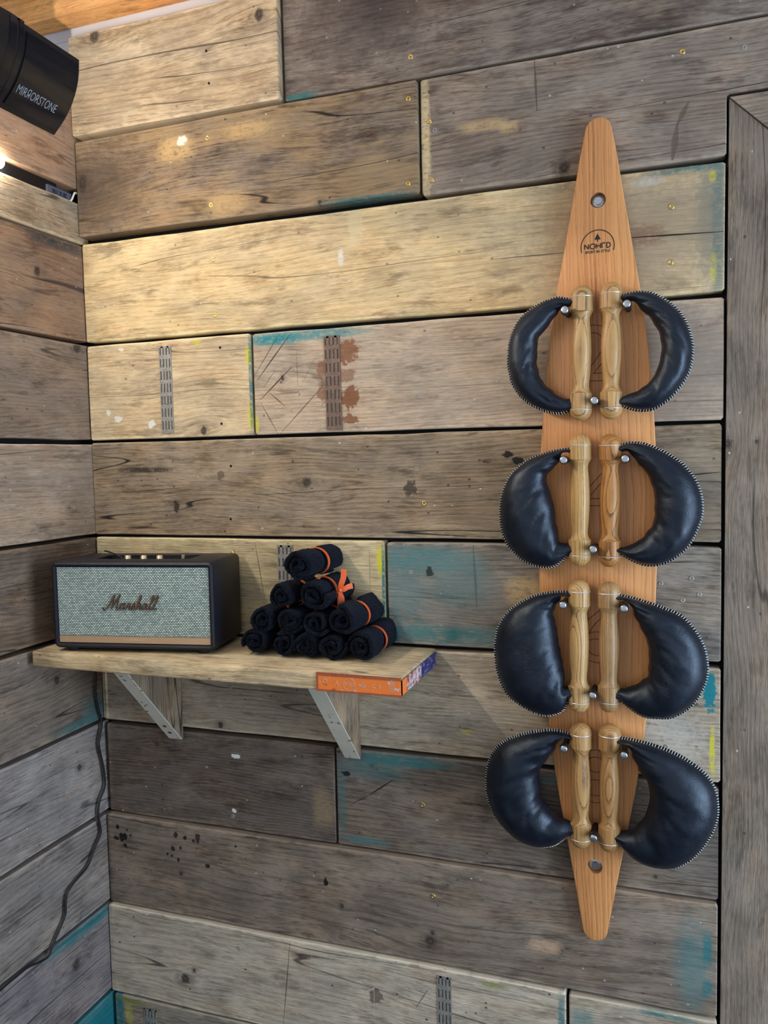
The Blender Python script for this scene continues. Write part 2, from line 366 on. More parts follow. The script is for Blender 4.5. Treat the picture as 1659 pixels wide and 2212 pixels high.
# ---------------------------------------------------------------- planks
def plank_mesh(name, L, H, T, seed, mat, rc=.004, wav=.0011, notch=None):
    rnd = random.Random(seed); hx, hz = L/2, H/2; pts = []
    def side(a, b):
        n = max(2, int((Vector(b)-Vector(a)).length/.085)); out = []
        for i in range(n+1):
            t = i/n; p = Vector(a).lerp(Vector(b), t); out.append(p)
        return out
    if notch:
        nx, nz = notch; cor = [(-hx, -hz), (nx, -hz), (nx, nz), (hx, nz), (hx, hz), (-hx, hz)]
    else: cor = [(-hx, -hz), (hx, -hz), (hx, hz), (-hx, hz)]
    n = len(cor); pts = []; ins = []
    for i in range(n):
        a = Vector(cor[i]); b = Vector(cor[(i+1) % n]); d = (b-a).normalized(); nn = Vector((-d.y, d.x))
        for j, p in enumerate(side(a+d*rc, b-d*rc)):
            w = rnd.uniform(-wav, wav) if abs(d.x) > .5 else rnd.uniform(-wav*.4, wav*.4)
            pts.append(p+nn*w); ins.append(p+nn*(w+.0022))
    m = len(pts)
    v = [(p.x, 0, p.y) for p in ins]+[(p.x, .0022, p.y) for p in pts]+[(p.x, T, p.y) for p in pts]
    f = [list(range(m))]
    for r_ in (0, 1):
        for i in range(m): f.append([r_*m+(i+1) % m, r_*m+i, (r_+1)*m+i, (r_+1)*m+(i+1) % m])
    f.append([2*m+i for i in range(m)][::-1])
    return mesh(name, v, f, mat)

wall_back = MB(); wall_back.box((-.9, .032, 0), (2.2, .10, 2.80))
wall_back = wall_back.build('wall_back', MT['backing'])
tag(wall_back, 'back wall clad in wide weathered reclaimed planks', 'wall', kind='structure')
wall_left = MB(); wall_left.box((-.12, -2.2, 0), (-.052, .032, 2.455))
wall_left = wall_left.build('wall_left', MT['backing'])
tag(wall_left, 'left wall clad in grey-brown planks with a narrow slot near the top', 'wall', kind='structure')
mb = MB(); mb.box((-.9, .004, 2.550), (2.2, .032, 2.80)); mb.build('plaster', MT['plaster'], wall_back)
mb = MB(); mb.box((-.9, .006, 2.40), (-.002, .032, 2.55)); mb.build('plaster', MT['plaster'], wall_back)
mb = MB(); mb.box((-.9, -3.2, 2.80), (3.4, .10, 2.86)); tag(mb.build('ceiling', MT['plaster']), 'pale ceiling above the timber beam', 'ceiling', kind='structure')
mb = MB(); mb.box((-.12, -3.2, -.05), (3.4, .10, 0)); tag(mb.build('floor', simple('floor_rubber', (70, 70, 74), .8, 0, .3, 200)), 'dark rubber floor at the foot of the plank walls', 'floor', kind='structure')

GREY = (118, 110, 104)
# name: x0, x1, z0, z1, y offset of the face, (light, dark, stain), stain amount, rings, knots, cracks, flecks, patches in wall x / z
ROWS = [
 (0.001, .533, 2.3255, 2.546, -.016, ((206,186,154),(134,112,86),(160,140,114)), .55, 60, .35, .8, .5, []),
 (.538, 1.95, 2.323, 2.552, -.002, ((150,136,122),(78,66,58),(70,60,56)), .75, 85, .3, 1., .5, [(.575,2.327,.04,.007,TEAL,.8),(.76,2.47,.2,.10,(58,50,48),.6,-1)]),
 (.002, .830, 2.099, 2.315, -.010, ((152,132,108),(74,62,54),(168,140,100)), .62, 95, .35, 1., .6, [(.27,2.26,.05,.028,TAN,.75),(.45,2.275,.06,.02,TAN,.6),(.40,2.13,.05,.03,TAN,.45),(.29,2.275,.012,.01,WHITE,.9,.1),(.72,2.097,.11,.009,TEAL,.75),(.08,2.2,.12,.12,(84,70,58),.6,-1)]),
 (.8345, 1.95, 2.093, 2.317, -.002, ((168,152,134),(104,90,78),(120,106,94)), .5, 110, .25, .9, .6, [(.842,2.2,.012,.14,(226,200,150),.85,.3),(.96,2.21,.05,.012,TAN,.6),(1.01,2.20,.02,.012,TAN,.6),(1.326,2.14,.012,.05,(104,90,80),.3,-1)]),
 (.002, 1.3950, 1.857, 2.0835, 0, ((230,206,160),(172,146,104),(206,180,136)), .45, 75, .3, .7, .5, [(1.383,1.97,.012,.13,TEAL,.95,.5),(1.366,1.99,.022,.12,(70,104,106),.6,-1),(1.33,2.078,.075,.008,TEAL,.9,.5),(1.374,2.06,.006,.012,YEL,.9,.3),(1.376,1.90,.006,.03,YEL,.7,.3),(1.263,2.064,.03,.01,WHITE,.7),(.655,1.99,.007,.017,WHITE,.8,.3),(.69,2.06,.018,.05,(206,190,150),.7,.2),(1.24,1.97,.24,.14,(150,134,112),.72,-1),(1.255,1.968,.045,.022,(120,84,68),.6)]),
 (.002, .4365, 1.6275, 1.8485, .001, ((226,204,164),(160,136,104),(190,170,138)), .5, 85, .45, .7, .7, [(.4305,1.80,.007,.022,YEL,.95,.3),(.4315,1.67,.007,.03,YEL,.8,.3),(.434,1.74,.004,.12,TEAL,.8),(.055,1.69,.006,.006,WHITE,.9,.1),(.082,1.675,.011,.008,WHITE,.95,.1),(.175,1.66,.009,.009,WHITE,.95,.1),(.10,1.835,.006,.004,WHITE,.9,.1),(.30,1.838,.012,.006,YEL,.7,.3)]),
 (.4415, 1.3945, 1.6275, 1.847, .002, ((196,178,154),(146,128,108),(204,176,150)), .4, 120, .25, .5, .6, [(.56,1.836,.16,.012,(64,136,140),.85,.7),(.50,1.83,.06,.012,(40,130,136),.9),(.661,1.795,.030,.026,RUST,.8,.15),(.66,1.745,.02,.015,RUST,.6,.1),(.668,1.70,.021,.024,RUST,.85,.1),(.667,1.655,.02,.010,RUST,.8,.1),(.604,1.76,.012,.018,RUST,.65,.1),(.606,1.71,.012,.02,RUST,.65,.1),(.446,1.65,.006,.02,YEL,.7,.3),(1.3,1.74,.16,.14,(134,120,108),.6,-1)]),
 (.001, 1.3920, 1.4035, 1.6200, .003, ((172,152,124),(98,82,64),(136,120,100)), .45, 95, .6, 1., .7, [(1.0,1.573,.012,.006,BLACK,.9,.2),(1.02,1.56,.014,.007,BLACK,.9,.2),(.957,1.56,.010,.004,BLACK,.85,.3),(.15,1.555,.09,.007,(44,36,32),.85,.5),(.231,1.469,.008,.014,(44,38,36),.85,.05),(.796,1.507,.013,.017,(66,58,52),.85,.05),(.35,1.54,.012,.009,(84,70,58),.7,.05),(1.33,1.5,.08,.12,(122,112,100),.5,-1)]),
 (.003, .7370, 1.180, 1.3960, .002, ((222,204,160),(156,136,102),(190,176,140)), .5, 130, .3, .8, .5, [(.727,1.355,.008,.035,YEL,.95,.3),(.728,1.235,.007,.025,YEL,.8,.3),(.7335,1.29,.004,.11,TEAL,.9)]),
 (.7430, 1.3925, 1.180, 1.3945, .001, ((160,148,132),(88,80,72),(126,118,108)), .5, 120, .3, .8, .5, [(.82,1.36,.11,.03,(64,124,126),.75,.9),(.90,1.32,.07,.06,(92,124,122),.6,.95),(.78,1.29,.05,.07,(74,118,120),.55,.95),(.86,1.205,.14,.022,(48,116,118),.8,.9),(.85,1.29,.16,.10,(120,134,130),.22,-1),(.755,1.195,.012,.02,TEAL,.7),(1.03,1.30,.04,.032,TAN,.7),(.835,1.335,.009,.011,BLACK,.8,.1)]),
 (.003, 1.3928, .952, 1.169, .001, ((198,182,156),(130,114,94),(160,146,126)), .5, 110, .3, .7, .6, [(1.374,1.125,.011,.042,(0,126,134),.95,.1),(1.3785,1.01,.005,.05,YEL,.95,.3),(1.27,1.03,.10,.06,(206,200,188),.6,.3),(.91,1.003,.012,.005,YEL,.6,.3)]),
 (.008, .6090, .723, .941, .003, ((126,112,98),(66,56,48),(86,76,68)), .5, 140, .3, .4, .6, [(.365,.895,.012,.005,WHITE,.95,.1),(.58,.80,.028,.05,(150,128,96),.6),(.355,.765,.006,.005,WHITE,.9,.1)]),
 (.6135, 1.3905, .7225, .941, .003, ((142,128,112),(76,64,56),(100,90,80)), .45, 95, .25, .8, .6, [(.76,.926,.12,.014,(44,112,112),.85,.6),(.70,.905,.08,.03,(62,112,112),.55,.8),(.625,.83,.012,.1,(70,108,108),.5,.7),(.68,.74,.06,.008,(60,116,116),.7),(.635,.885,.010,.006,BLACK,.9,.1),(1.1,.92,.12,.008,(60,116,116),.5)]),
 (.004, 1.3895, .4965, .7175, -.006, ((154,138,120),(88,74,62),(112,100,88)), .5, 60, .5, .8, .5, [(1.345,.59,.034,.10,(70,116,118),.6,-1),(1.372,.63,.01,.04,TEAL,.8),(1.372,.55,.01,.02,TEAL,.8),(.05,.665,.012,.010,BLACK,.95,.1),(.035,.688,.005,.006,BLACK,.95,.1),(.03,.66,.008,.006,BLACK,.9,.1),(.055,.645,.006,.004,BLACK,.95,.1),(.20,.69,.006,.008,BLACK,.85,.2),(.225,.687,.005,.006,BLACK,.9,.2),(.19,.655,.006,.006,BLACK,.85,.1),(.205,.63,.004,.006,BLACK,.9,.1),(.285,.628,.006,.005,BLACK,.9,.1),(.585,.635,.006,.009,BLACK,.95,.1),(1.065,.578,.035,.016,(196,162,130),.7,.5),(.26,.69,.006,.012,BLACK,.8,.2),(.248,.683,.004,.005,BLACK,.9,.1),(.072,.672,.004,.003,BLACK,.9,.1),(.062,.684,.003,.003,BLACK,.9,.1),(.175,.64,.003,.003,BLACK,.9,.1),(.187,.638,.003,.003,BLACK,.9,.1),(.212,.66,.003,.004,BLACK,.9,.1),(.36,.685,.004,.004,BLACK,.9,.1),(.045,.655,.004,.003,BLACK,.9,.1)]),
 (.002, 1.1080, .2705, .4910, -.013, ((212,200,178),(138,124,106),(180,168,150)), .5, 70, .4, .8, .8, [(1.099,.38,.008,.12,TEAL,.85,.4),(.96,.478,.03,.006,(120,130,30),.7),(.70,.40,.014,.018,(70,58,48),.7,.2)]),
 (1.1135, 1.3895, .273, .489, -.010, ((190,176,154),(116,104,90),(150,140,124)), .5, 90, .3, .7, .5, [(1.14,.44,.025,.03,(70,124,124),.6),(1.30,.483,.06,.006,TEAL,.7)]),
 (.010, 1.38, .045, .2655, -.013, ((170,158,140),(96,86,76),(130,120,108)), .5, 110, .3, .7, .5, [(.022,.2,.014,.12,TEAL,.95,.3),(.06,.254,.05,.006,(120,130,30),.8),(.05,.22,.012,.03,YEL,.4,.3)]),
]
DK = (62, 46, 36)
CUTS = {6: [(.507,1.843,.442,1.754,.0012,DK,.8),(.533,1.841,.450,1.746,.0018,DK,.9),(.535,1.771,.457,1.704,.0017,DK,.95),(.495,1.766,.465,1.730,.0009,DK,.8),(.611,1.731,.502,1.628,.0013,DK,.8),(.546,1.808,.548,1.723,.0008,DK,.6),(.592,1.790,.553,1.726,.0007,DK,.5),(.457,1.697,.497,1.628,.0014,DK,.7),(.479,1.718,.516,1.687,.0016,DK,.8)],
 12: [(.744,.882,.690,.843,.0022,(26,24,26),.9),(.690,.843,.642,.814,.0012,(26,24,26),.8)],
 14: [(.496,.487,.472,.278,.0014,(50,44,38),.8),(.696,.471,.697,.328,.0010,(190,178,156),.7),(.550,.481,.547,.379,.0008,(190,178,156),.6),(.820,.442,.792,.395,.0014,DK,.7)],
 8: [(.431,1.392,.452,1.262,.0012,(60,52,40),.8),(.703,1.381,.703,1.275,.0016,(150,134,100),.7)],
 9: [(.928,1.390,.934,1.264,.0032,(70,92,92),.65)], 3: [(1.060,2.316,1.064,2.221,.0028,(84,74,66),.75),(1.333,2.194,1.314,2.158,.006,(92,80,72),.7),(1.314,2.158,1.306,2.098,.0075,(92,80,72),.7)],
 4: [(1.22,1.968,1.393,1.961,.0018,(30,26,22),.95),(.971,1.954,1.14,1.952,.0013,(60,48,36),.8)], 7: [(1.322,1.526,1.389,1.532,.0016,(30,26,22),.9),(.03,1.50,.30,1.515,.0012,(50,40,32),.7)],
 13: [(.417,.629,.644,.616,.0009,(50,42,36),.7),(.644,.616,.895,.597,.0008,(50,42,36),.6)]}
planks = []
for i, (x0, x1, z0, z1, yo, cols, sa, rg, kn, ck, fl, pt) in enumerate(ROWS):
    cx, cz = (x0+x1)/2, (z0+z1)/2
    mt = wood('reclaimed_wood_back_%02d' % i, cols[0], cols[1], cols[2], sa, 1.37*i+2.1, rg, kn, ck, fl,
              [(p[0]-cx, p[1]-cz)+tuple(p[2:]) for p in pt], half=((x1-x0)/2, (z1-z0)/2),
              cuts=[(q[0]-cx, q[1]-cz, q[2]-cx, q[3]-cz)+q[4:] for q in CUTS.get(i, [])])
    notch = (1.3965-cx, 2.198-cz) if i == 3 else None
    me = plank_mesh('plank', x1-x0, z1-z0, .030-yo, i+11, mt, notch=notch)
    o = link('plank', me, wall_back, (cx, yo, cz)); planks.append((o, x0, x1, z0, z1))
LEFT = [  # z0, z1, x offset, colours
 (2.209, 2.448, .001, ((190,152,118),(140,108,82),(164,130,102)), .45, 90, .25, .6, []),
 (2.0855, 2.1765, .002, ((200,178,144),(120,100,78),(150,130,106)), .5, 80, .3, .8, []),
 (1.8595, 2.0805, 0, ((166,134,104),(112,88,68),(136,108,86)), .5, 60, .45, .8, [(.11,.098,.10,.016,(36,52,58),.75,.6)]),
 (1.629, 1.851, -.001, ((164,140,116),(108,90,74),(134,114,96)), .5, 120, .25, .6, []),
 (1.4045, 1.617, .001, ((188,164,138),(134,112,92),(156,134,114)), .5, 70, .2, .8, []),
 (1.1805, 1.395, 0, ((146,122,98),(70,56,46),(104,86,70)), .6, 85, .4, .9, []),
 (.954, 1.171, .001, ((150,132,114),(88,76,66),(114,100,88)), .5, 70, .5, .8, [(.09,-.098,.10,.014,(36,104,104),.7,.8),(.05,-.075,.05,.04,(60,104,102),.55,-1)]),
 (.7245, .9435, 0, ((168,156,146),(104,95,90),(134,124,117)), .5, 110, .45, .7, []),
 (.5, .7135, .001, ((164,150,138),(88,80,74),(122,114,108)), .55, 75, .4, .9, []),
 (.275, .489, 0, ((154,142,136),(88,80,80),(118,110,110)), .5, 90, .45, .8, [(.12,.094,.14,.016,(40,112,114),.8,.8)]),
 (.045, .265, .001, ((80,124,128),(30,96,102),(20,108,112)), .8, 90, .3, .6, [(.2,0,.4,.09,(16,112,122),.9,.3)]),
]
for i, (z0, z1, xo, cols, sa, rg, kn, ck, pt) in enumerate(LEFT):
    L = 2.20; cz = (z0+z1)/2
    # local +x points back into the corner, so patches are given as distance from the corner end
    mt = wood('reclaimed_wood_left_%02d' % i, cols[0], cols[1], cols[2], sa, 2.91*i+40.3, rg, kn, ck, .5,
              [(L/2-p[0], p[1])+tuple(p[2:]) for p in pt], half=(L/2, (z1-z0)/2))
    me = plank_mesh('plank', L, z1-z0, .050+xo, i+71, mt)
    o = link('plank', me, wall_left, (xo, .026-L/2, cz), (0, 0, R(90))); planks.append((o, None, None, z0, z1))

# screws and old fixing holes, each on its plank
b_ = MB(); b_.lathe([(.0002, -.0006), (.0016, -.0008), (.0022, .0004), (.0036, .0009), (.0052, .0006), (.0054, -.002)], 14, Matrix.Rotation(R(90), 4, 'X'))
SCREW = b_.mesh('screw', MT['brass'], True)
b_ = MB(); b_.lathe([(.0002, -.0004), (.0018, -.0004), (.0022, .0003), (.0032, .0006), (.0046, .0004), (.0047, -.002)], 14, Matrix.Rotation(R(90), 4, 'X'))
SCREW2 = b_.mesh('screw', MT['galv'], True)
b_ = MB(); b_.lathe([(.0002, .0003), (.0030, .0004), (.0034, -.001)], 12, Matrix.Rotation(R(90), 4, 'X'))
HOLE = b_.mesh('screw_hole', MT['hole'], True)
SPOTS = [(354,2273,'b'),(357,2130,'b'),(812,2281,'b'),(808,2117,'b'),(816,2364,'b'),(852,2234,'b'),(863,2216,'g'),(855,2120,'b'),(1323,2283,'b'),(1424,2272,'g'),
 (1305,2015,'b'),(1304,1916,'b'),(352,2016,'b'),(351,1895,'b'),(361,1823,'h'),(358,1655,'h'),(362,2451,'h'),(366,2383,'h'),(817,1695,'g'),(810,1546,'g'),(825,1476,'b'),
 (377,1560,'h'),(372,1441,'h'),(794,1332,'g'),(1341,1336,'g'),(1355,1306,'g'),(1326,1294,'g'),(1287,1324,'g'),(358,1057,'g'),(810,836,'b'),(832,644,'b'),(364,446,'g'),(351,752,'g'),(1297,1011,'g')]
for x, z, k in SPOTS:
    x /= 1000; z /= 1000
    for o, x0, x1, z0, z1 in planks:
        if x0 is not None and x0 < x < x1 and z0 < z < z1:
            me = {'b': SCREW, 'g': SCREW2, 'h': HOLE}[k]
            s = link('screw_hole' if k == 'h' else 'screw', me, o, (x-o.location.x, 0, z-o.location.z)); break
# punched connector plates pressed into four planks
def nail_plate(x0, x1, z0, z1, mat, tilt=0.0):
    cx, cz = (x0+x1)/2, (z0+z1)/2; w, h = x1-x0, z1-z0
    for o, px0, px1, pz0, pz1 in planks:
        if px0 is not None and px0 < cx < px1 and pz0 < cz < pz1: break
    mb = MB(); nc, nr = 4, max(3, int(h/.0265)); cw = w/nc; rh = h/nr
    mt_ = Matrix.Rotation(tilt, 4, 'Y')
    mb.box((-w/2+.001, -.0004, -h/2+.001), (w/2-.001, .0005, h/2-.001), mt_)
    for r_ in range(nr):
        zb = -h/2+r_*rh
        mb.box((-w/2, -.0014, zb), (w/2, .0005, zb+rh*.32), mt_)
        for c in range(nc+1):
            xc = -w/2+c*cw; off = cw*.0
            mb.box((max(-w/2, xc-cw*.30+off), -.0014 if (c+r_) % 2 else -.0020, zb+rh*.32), (min(w/2, xc+cw*.30+off), .0005, zb+rh), mt_)
    mb.box((-w/2, -.0014, h/2-.004), (w/2, .0005, h/2), mt_)
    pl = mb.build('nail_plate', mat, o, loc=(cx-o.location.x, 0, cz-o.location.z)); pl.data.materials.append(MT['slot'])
    for q in list(pl.data.polygons)[:6]: q.material_index = 1  # backing sheet coloured dark to stand in for shade between the bars
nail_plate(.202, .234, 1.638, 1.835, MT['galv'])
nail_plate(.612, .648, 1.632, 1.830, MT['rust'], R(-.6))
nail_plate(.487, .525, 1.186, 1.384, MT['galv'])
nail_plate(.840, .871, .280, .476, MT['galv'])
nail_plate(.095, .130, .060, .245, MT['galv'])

# beam under the ceiling
beam_m = wood('pine_beam', (236,176,104), (190,124,64), (206,142,80), .4, 77.7, 45, .3, .5, .3, rough=.6)
ceil = bpy.data.objects['ceiling']
mb = MB(); mb.box((-2.0, 0, 0), (1.3, .052, .22)); mb.build('beam', beam_m, ceil, loc=(1.20, -.050, 2.574))
# door trim on the right: upright and head board meeting in a mitre
trim = empty('trim_1', (1.40, .004, 0)); tag(trim, 'dark wooden door trim with mitred corner at the right edge', 'trim', kind='structure')
tw = wood('trim_upright_wood', (146,130,112), (92,80,68), (112,100,88), .5, 91.3, 120, .25, .7, .6, [(.9,.05,.03,.012,WHITE,.0)], axis='Z')
th_ = wood('trim_head_wood', (176,160,140), (100,88,76), (130,118,104), .5, 63.1, 120, .2, .7, .4)
mb = MB(); poly = [(-.0060, 0), (.225, 0), (.225, 2.19-.225), (.0008, 2.19)]
mb.prism(poly, -.004, .028, lambda p, h: (p[0], h, p[1])); u = mb.build('upright_board', tw, trim); fix_normals(u.data)
mb = MB(); poly = [(.0015, 2.191), (.2265, 2.191-.225), (.80, 2.191-.225), (.80, 2.191)]
mb.prism(poly, -.0075, .028, lambda p, h: (p[0], h, p[1])); u = mb.build('head_board', th_, trim); fix_normals(u.data)

# ---------------------------------------------------------------- shelf with brackets
shelf = empty('wall_shelf', (.43, -.118, 1.141)); tag(shelf, 'thick reclaimed wood shelf with an orange metal corner band', 'shelf')
sm = wood('shelf_wood', (226,206,166), (146,126,96), (178,158,126), .45, 12.9, 70, .3, .7, .5, axis='TOP', rough=.75)
def rbox(sx, sy, sz, r, n=3):
    bm = bmesh.new(); bmesh.ops.create_cube(bm, size=1.0, matrix=Matrix.Diagonal((sx, sy, sz, 1)))
    bmesh.ops.bevel(bm, geom=bm.edges[:], offset=r, segments=n, affect='EDGES', profile=.5)
    return bm
def bm_obj(name, bm, mat, parent=None, smooth=True, loc=(0, 0, 0), rot=(0, 0, 0)):
    me = bpy.data.meshes.new(name); bm.to_mesh(me); bm.free(); me.materials.append(mat)
    if smooth: smooth_angle(me, 50)
    return link(name, me, parent, loc, rot)
bm_obj('shelf_board', rbox(.830, .236, .0345, .004, 2), sm, shelf, loc=(.002, -.001, .01725))
om, nt, p = new_mat('flaking_orange_paint')
tc = nt.new('ShaderNodeTexCoord'); s = nt.new('ShaderNodeSeparateXYZ'); nt.l.new(tc.outputs['Object'], s.inputs[0])
a = nt.noise(nt.m('MULTIPLY', s.outputs[0], 70.), nt.m('MULTIPLY', s.outputs[1], 70.), 5., .65, z=nt.m('MULTIPLY', s.outputs[2], 90.))
b2 = nt.noise(nt.m('MULTIPLY', s.outputs[0], 30.), nt.m('MULTIPLY', s.outputs[1], 30.), 4., .6, z=nt.m('MULTIPLY', s.outputs[2], 30.))
c = nt.mix(nt.ss(a, .59, .64), lin((226, 118, 44)), lin((184, 180, 184))); c = nt.mix(nt.ss(b2, .62, .68), c, lin((130, 66, 44)))
red_zone = nt.ss(s.outputs[1], -.100, -.085); c = nt.mix(red_zone, c, nt.mix(nt.ss(a, .44, .56), lin((150, 66, 48)), lin((186, 176, 176))))
blue_zone = nt.ss(s.outputs[1], -.012, .004); c = nt.mix(blue_zone, c, nt.mix(nt.ss(a, .52, .64), lin((26, 32, 92)), lin((120, 110, 130))))
nt.l.new(c, p.inputs['Base Color']); p.inputs['Roughness'].default_value = .55
band = MB()
band.box((.255, -.1205, .003), (.4205, -.1185, .0295)); band.box((.4185, -.1205, .003), (.4205, .106, .0295))
band.build('metal_band', om, shelf)
lm = simple('band_edge_rust', (156, 84, 56), .7, .2, .4, 300, var=.5)
mb = MB(); mb.box((.252, -.1215, -.0005), (.4215, -.1180, .003)); mb.box((.252, -.1215, .0295), (.4185, -.1180, .0345)); mb.box((.252, -.1212, .003), (.2555, -.1182, .0295))
mb.build('band_edging', lm, shelf)
em = simple('worn_emboss', (196, 160, 130), .5)
for t, xx, sz in (('A', .293, .013), ('3183', .318, .0105), ('01', .347, .011), ('C', .367, .011), ('5', .378, .011)):
    link('embossing', text_mesh(t, sz, em, .0003), shelf, (xx, -.1208, .016), (R(90), 0, 0))
fr = lambda q, h: (q[0], -.1205-h, q[1])
mb = MB(); mb.ribbon([(.318+.0115*math.cos(k*math.pi/12), .016+.0115*math.sin(k*math.pi/12)) for k in range(24)], .0009, .0005, fr, True); mb.build('embossed_ring', em, shelf)
mb = MB(); mb.ribbon([(.270+.004*math.cos(k*math.pi/6), .019+.004*math.sin(k*math.pi/6)) for k in range(12)], .0012, .0007, fr, True); mb.build('rivet', em, shelf)
for k in range(7):
    mb = MB(); mb.box((.398-.0008*k, -.1212, .0265-k*.003), (.408-.0002*k, -.1204, .0274-k*.003)); mb.build('embossed_bar', em, shelf)
gm = wood('bracket_wood', (168,146,118), (96,80,64), (128,110,90), .5, 33.0, 130, .35, .9, .4, axis='Z')
pm, nt, p = new_mat('chipped_grey_paint'); tc = nt.new('ShaderNodeTexCoord'); s = nt.new('ShaderNodeSeparateXYZ'); nt.l.new(tc.outputs['Object'], s.inputs[0])
a = nt.noise(nt.m('MULTIPLY', s.outputs[0], 60.), nt.m('MULTIPLY', s.outputs[2], 90.), 5., .65); a2 = nt.noise(nt.m('MULTIPLY', s.outputs[0], 14.), nt.m('MULTIPLY', s.outputs[2], 14.), 4., .6)
c = nt.mix(a2, lin((196, 188, 168)), lin((224, 216, 198))); c = nt.mix(nt.ss(nt.m('ADD', a, nt.m('MULTIPLY', a2, .35)), .83, .87), c, lin((44, 38, 34)))
nt.l.new(c, p.inputs['Base Color']); p.inputs['Roughness'].default_value = .6
for j, (bx, fy) in enumerate(((.228, -.204), (.674, -.196))):
    br = MB(); poly = [(fy, 1.1405), (-.0005, 1.1405), (-.0005, .9255), (-.006, .9255)]
    br.prism(poly, bx-.034, bx, lambda p_, h: (h-.43, p_[0]+.118, p_[1]-1.141)); br = br.build('bracket', gm, shelf); fix_normals(br.data)
    fc = MB(); d = Vector((0, -.006-fy, .9255-1.1405)).normalized(); n_ = Vector((0, d.z, -d.y))
    a0 = Vector((0, fy, 1.1402)); a1 = Vector((0, -.0065, .9257))
    pts = []
    for q in (a0, a1):
        for xx in (bx-.0345, bx+.0005): pts.append((xx-.43, q.y+.118, q.z-1.141))
    for q in (a0, a1):
        for xx in (bx-.0345, bx+.0005): pts.append((xx-.43, q.y+.118-.0014, q.z-1.141-.001))
    fc.add(pts, [[0, 1, 3, 2], [5, 4, 6, 7], [0, 4, 5, 1], [2, 3, 7, 6], [0, 2, 6, 4], [1, 5, 7, 3]])
    o = fc.build('painted_edge', pm, br); o['label'] = 'pale grey painted front edge'; fix_normals(o.data)
    s1 = MB(); s1.lathe([(.0002, .0002), (.0034, .0006), (.0042, 0)], 12)
    if j == 0:
        for t in (.80, .90):
            q = a0.lerp(a1, t); sl = s1.build('screw_hole', MT['hole'], br, True, loc=(bx-.017-.43, q.y+.118-.0022, q.z-1.141-.001))
            sl.rotation_euler = n_.to_track_quat('Z', 'Y').to_euler() if n_.y < 0 else (-n_).to_track_quat('Z', 'Y').to_euler()

# ---------------------------------------------------------------- loudspeaker on the shelf
SPW, SPD, SPH = .362, .158, .184
spk = empty('tabletop_speaker', (.070, -.2285, 1.1755), R(9.2)); tag(spk, 'black leather-covered tabletop speaker with pale woven grille on the shelf', 'speaker')
vm = simple('black_vinyl', (11, 16, 29), .40, 0, .5, 900)
def rr(w, h, r, n=6):
    o = []
    for cx, cz, a0 in ((w-r, h-r, 0), (r, h-r, 90), (r, r, 180), (w-r, r, 270)):
        for k in range(n+1):
            a = R(a0+90*k/n); o.append((cx+r*math.cos(a), cz+r*math.sin(a)))
    return o
z0 = .008
rings = []
def ring(ins, y, r): return [(px+ins, y, pz+ins+z0) for px, pz in rr(SPW-2*ins, SPH-2*ins, max(r-ins, .001))]
v = []; seq = [(.006, SPD, .012), (.0015, SPD-.0015, .012), (0, SPD-.006, .012), (0, .006, .012), (.0018, .0018, .012), (.006, 0, .012), (.0105, .0015, .013), (.0112, .007, .013)]
for q in seq: v += ring(*q)
n = len(rr(1, 1, .1)); f = [list(range(n))]
for k in range(len(seq)-1):
    for i in range(n): f.append([k*n+i, k*n+(i+1) % n, (k+1)*n+(i+1) % n, (k+1)*n+i])
f.append([(len(seq)-1)*n+i for i in range(n)][::-1])
me = mesh('cabinet', v, f, vm); fix_normals(me); cab = link('cabinet', me, spk)
cut = MB(); cut.box((.075, .050, z0+SPH-.010), (.290, .118, z0+SPH+.02)); cut = cut.build('cutter', vm, spk)
bpy.context.view_layer.update(); boolean_cut(cab, cut); smooth_angle(cab.data, 38)
# woven grille cloth: pale dashes over a dark weave
gmx, nt, p = new_mat('woven_grille'); tc = nt.new('ShaderNodeTexCoord'); s = nt.new('ShaderNodeSeparateXYZ'); nt.l.new(tc.outputs['Object'], s.inputs[0])
bt = nt.new('ShaderNodeTexBrick'); bt.offset = .5; bt.inputs['Scale'].default_value = 1.0
nt.l.new(nt.vec(s.outputs[0], s.outputs[2]), bt.inputs['Vector'])
bt.inputs['Brick Width'].default_value = .0058; bt.inputs['Row Height'].default_value = .0034; bt.inputs['Mortar Size'].default_value = .00072; bt.inputs['Mortar Smooth'].default_value = .25
bt.inputs['Color1'].default_value = lin((222, 236, 222)); bt.inputs['Color2'].default_value = lin((166, 186, 178)); bt.inputs['Mortar'].default_value = lin((26, 32, 34))
nt.l.new(bt.outputs['Color'], p.inputs['Base Color']); p.inputs['Roughness'].default_value = .6
b = nt.new('ShaderNodeBump'); b.inputs['Strength'].default_value = .5; b.inputs['Distance'].default_value = .0006; b.invert = True
nt.l.new(bt.outputs['Fac'], b.inputs['Height']); nt.l.new(b.outputs[0], p.inputs['Normal'])
mb = MB(); mb.box((.0118, .0040, z0+.0275), (SPW-.0118, .0072, z0+SPH-.0118)); grille = mb.build('grille', gmx, spk); grille['label'] = 'pale grey-green woven grille cloth'
gold = simple('brushed_gold', (198, 164, 130), .42, .45, .2, 300)
mb = MB(); mb.box((.0118, .0036, z0+.0122), (SPW-.0118, .0072, z0+.0262)); st = mb.build('trim_strip', gold, spk); st['label'] = 'brushed gold strip along the foot of the grille'
lt = simple('pale_print', (226, 204, 170), .5)
for rx in (.158, .192):
    mb = MB(); mb.box((rx, .0032, z0+.0192), (rx+.012, .0037, z0+.0198)); mb.build('print_rule', lt, st)
link('print', text_mesh('EST. 1962', .0044, lt, .0002), st, (.181, .0034, z0+.0195), (R(90), 0, 0))
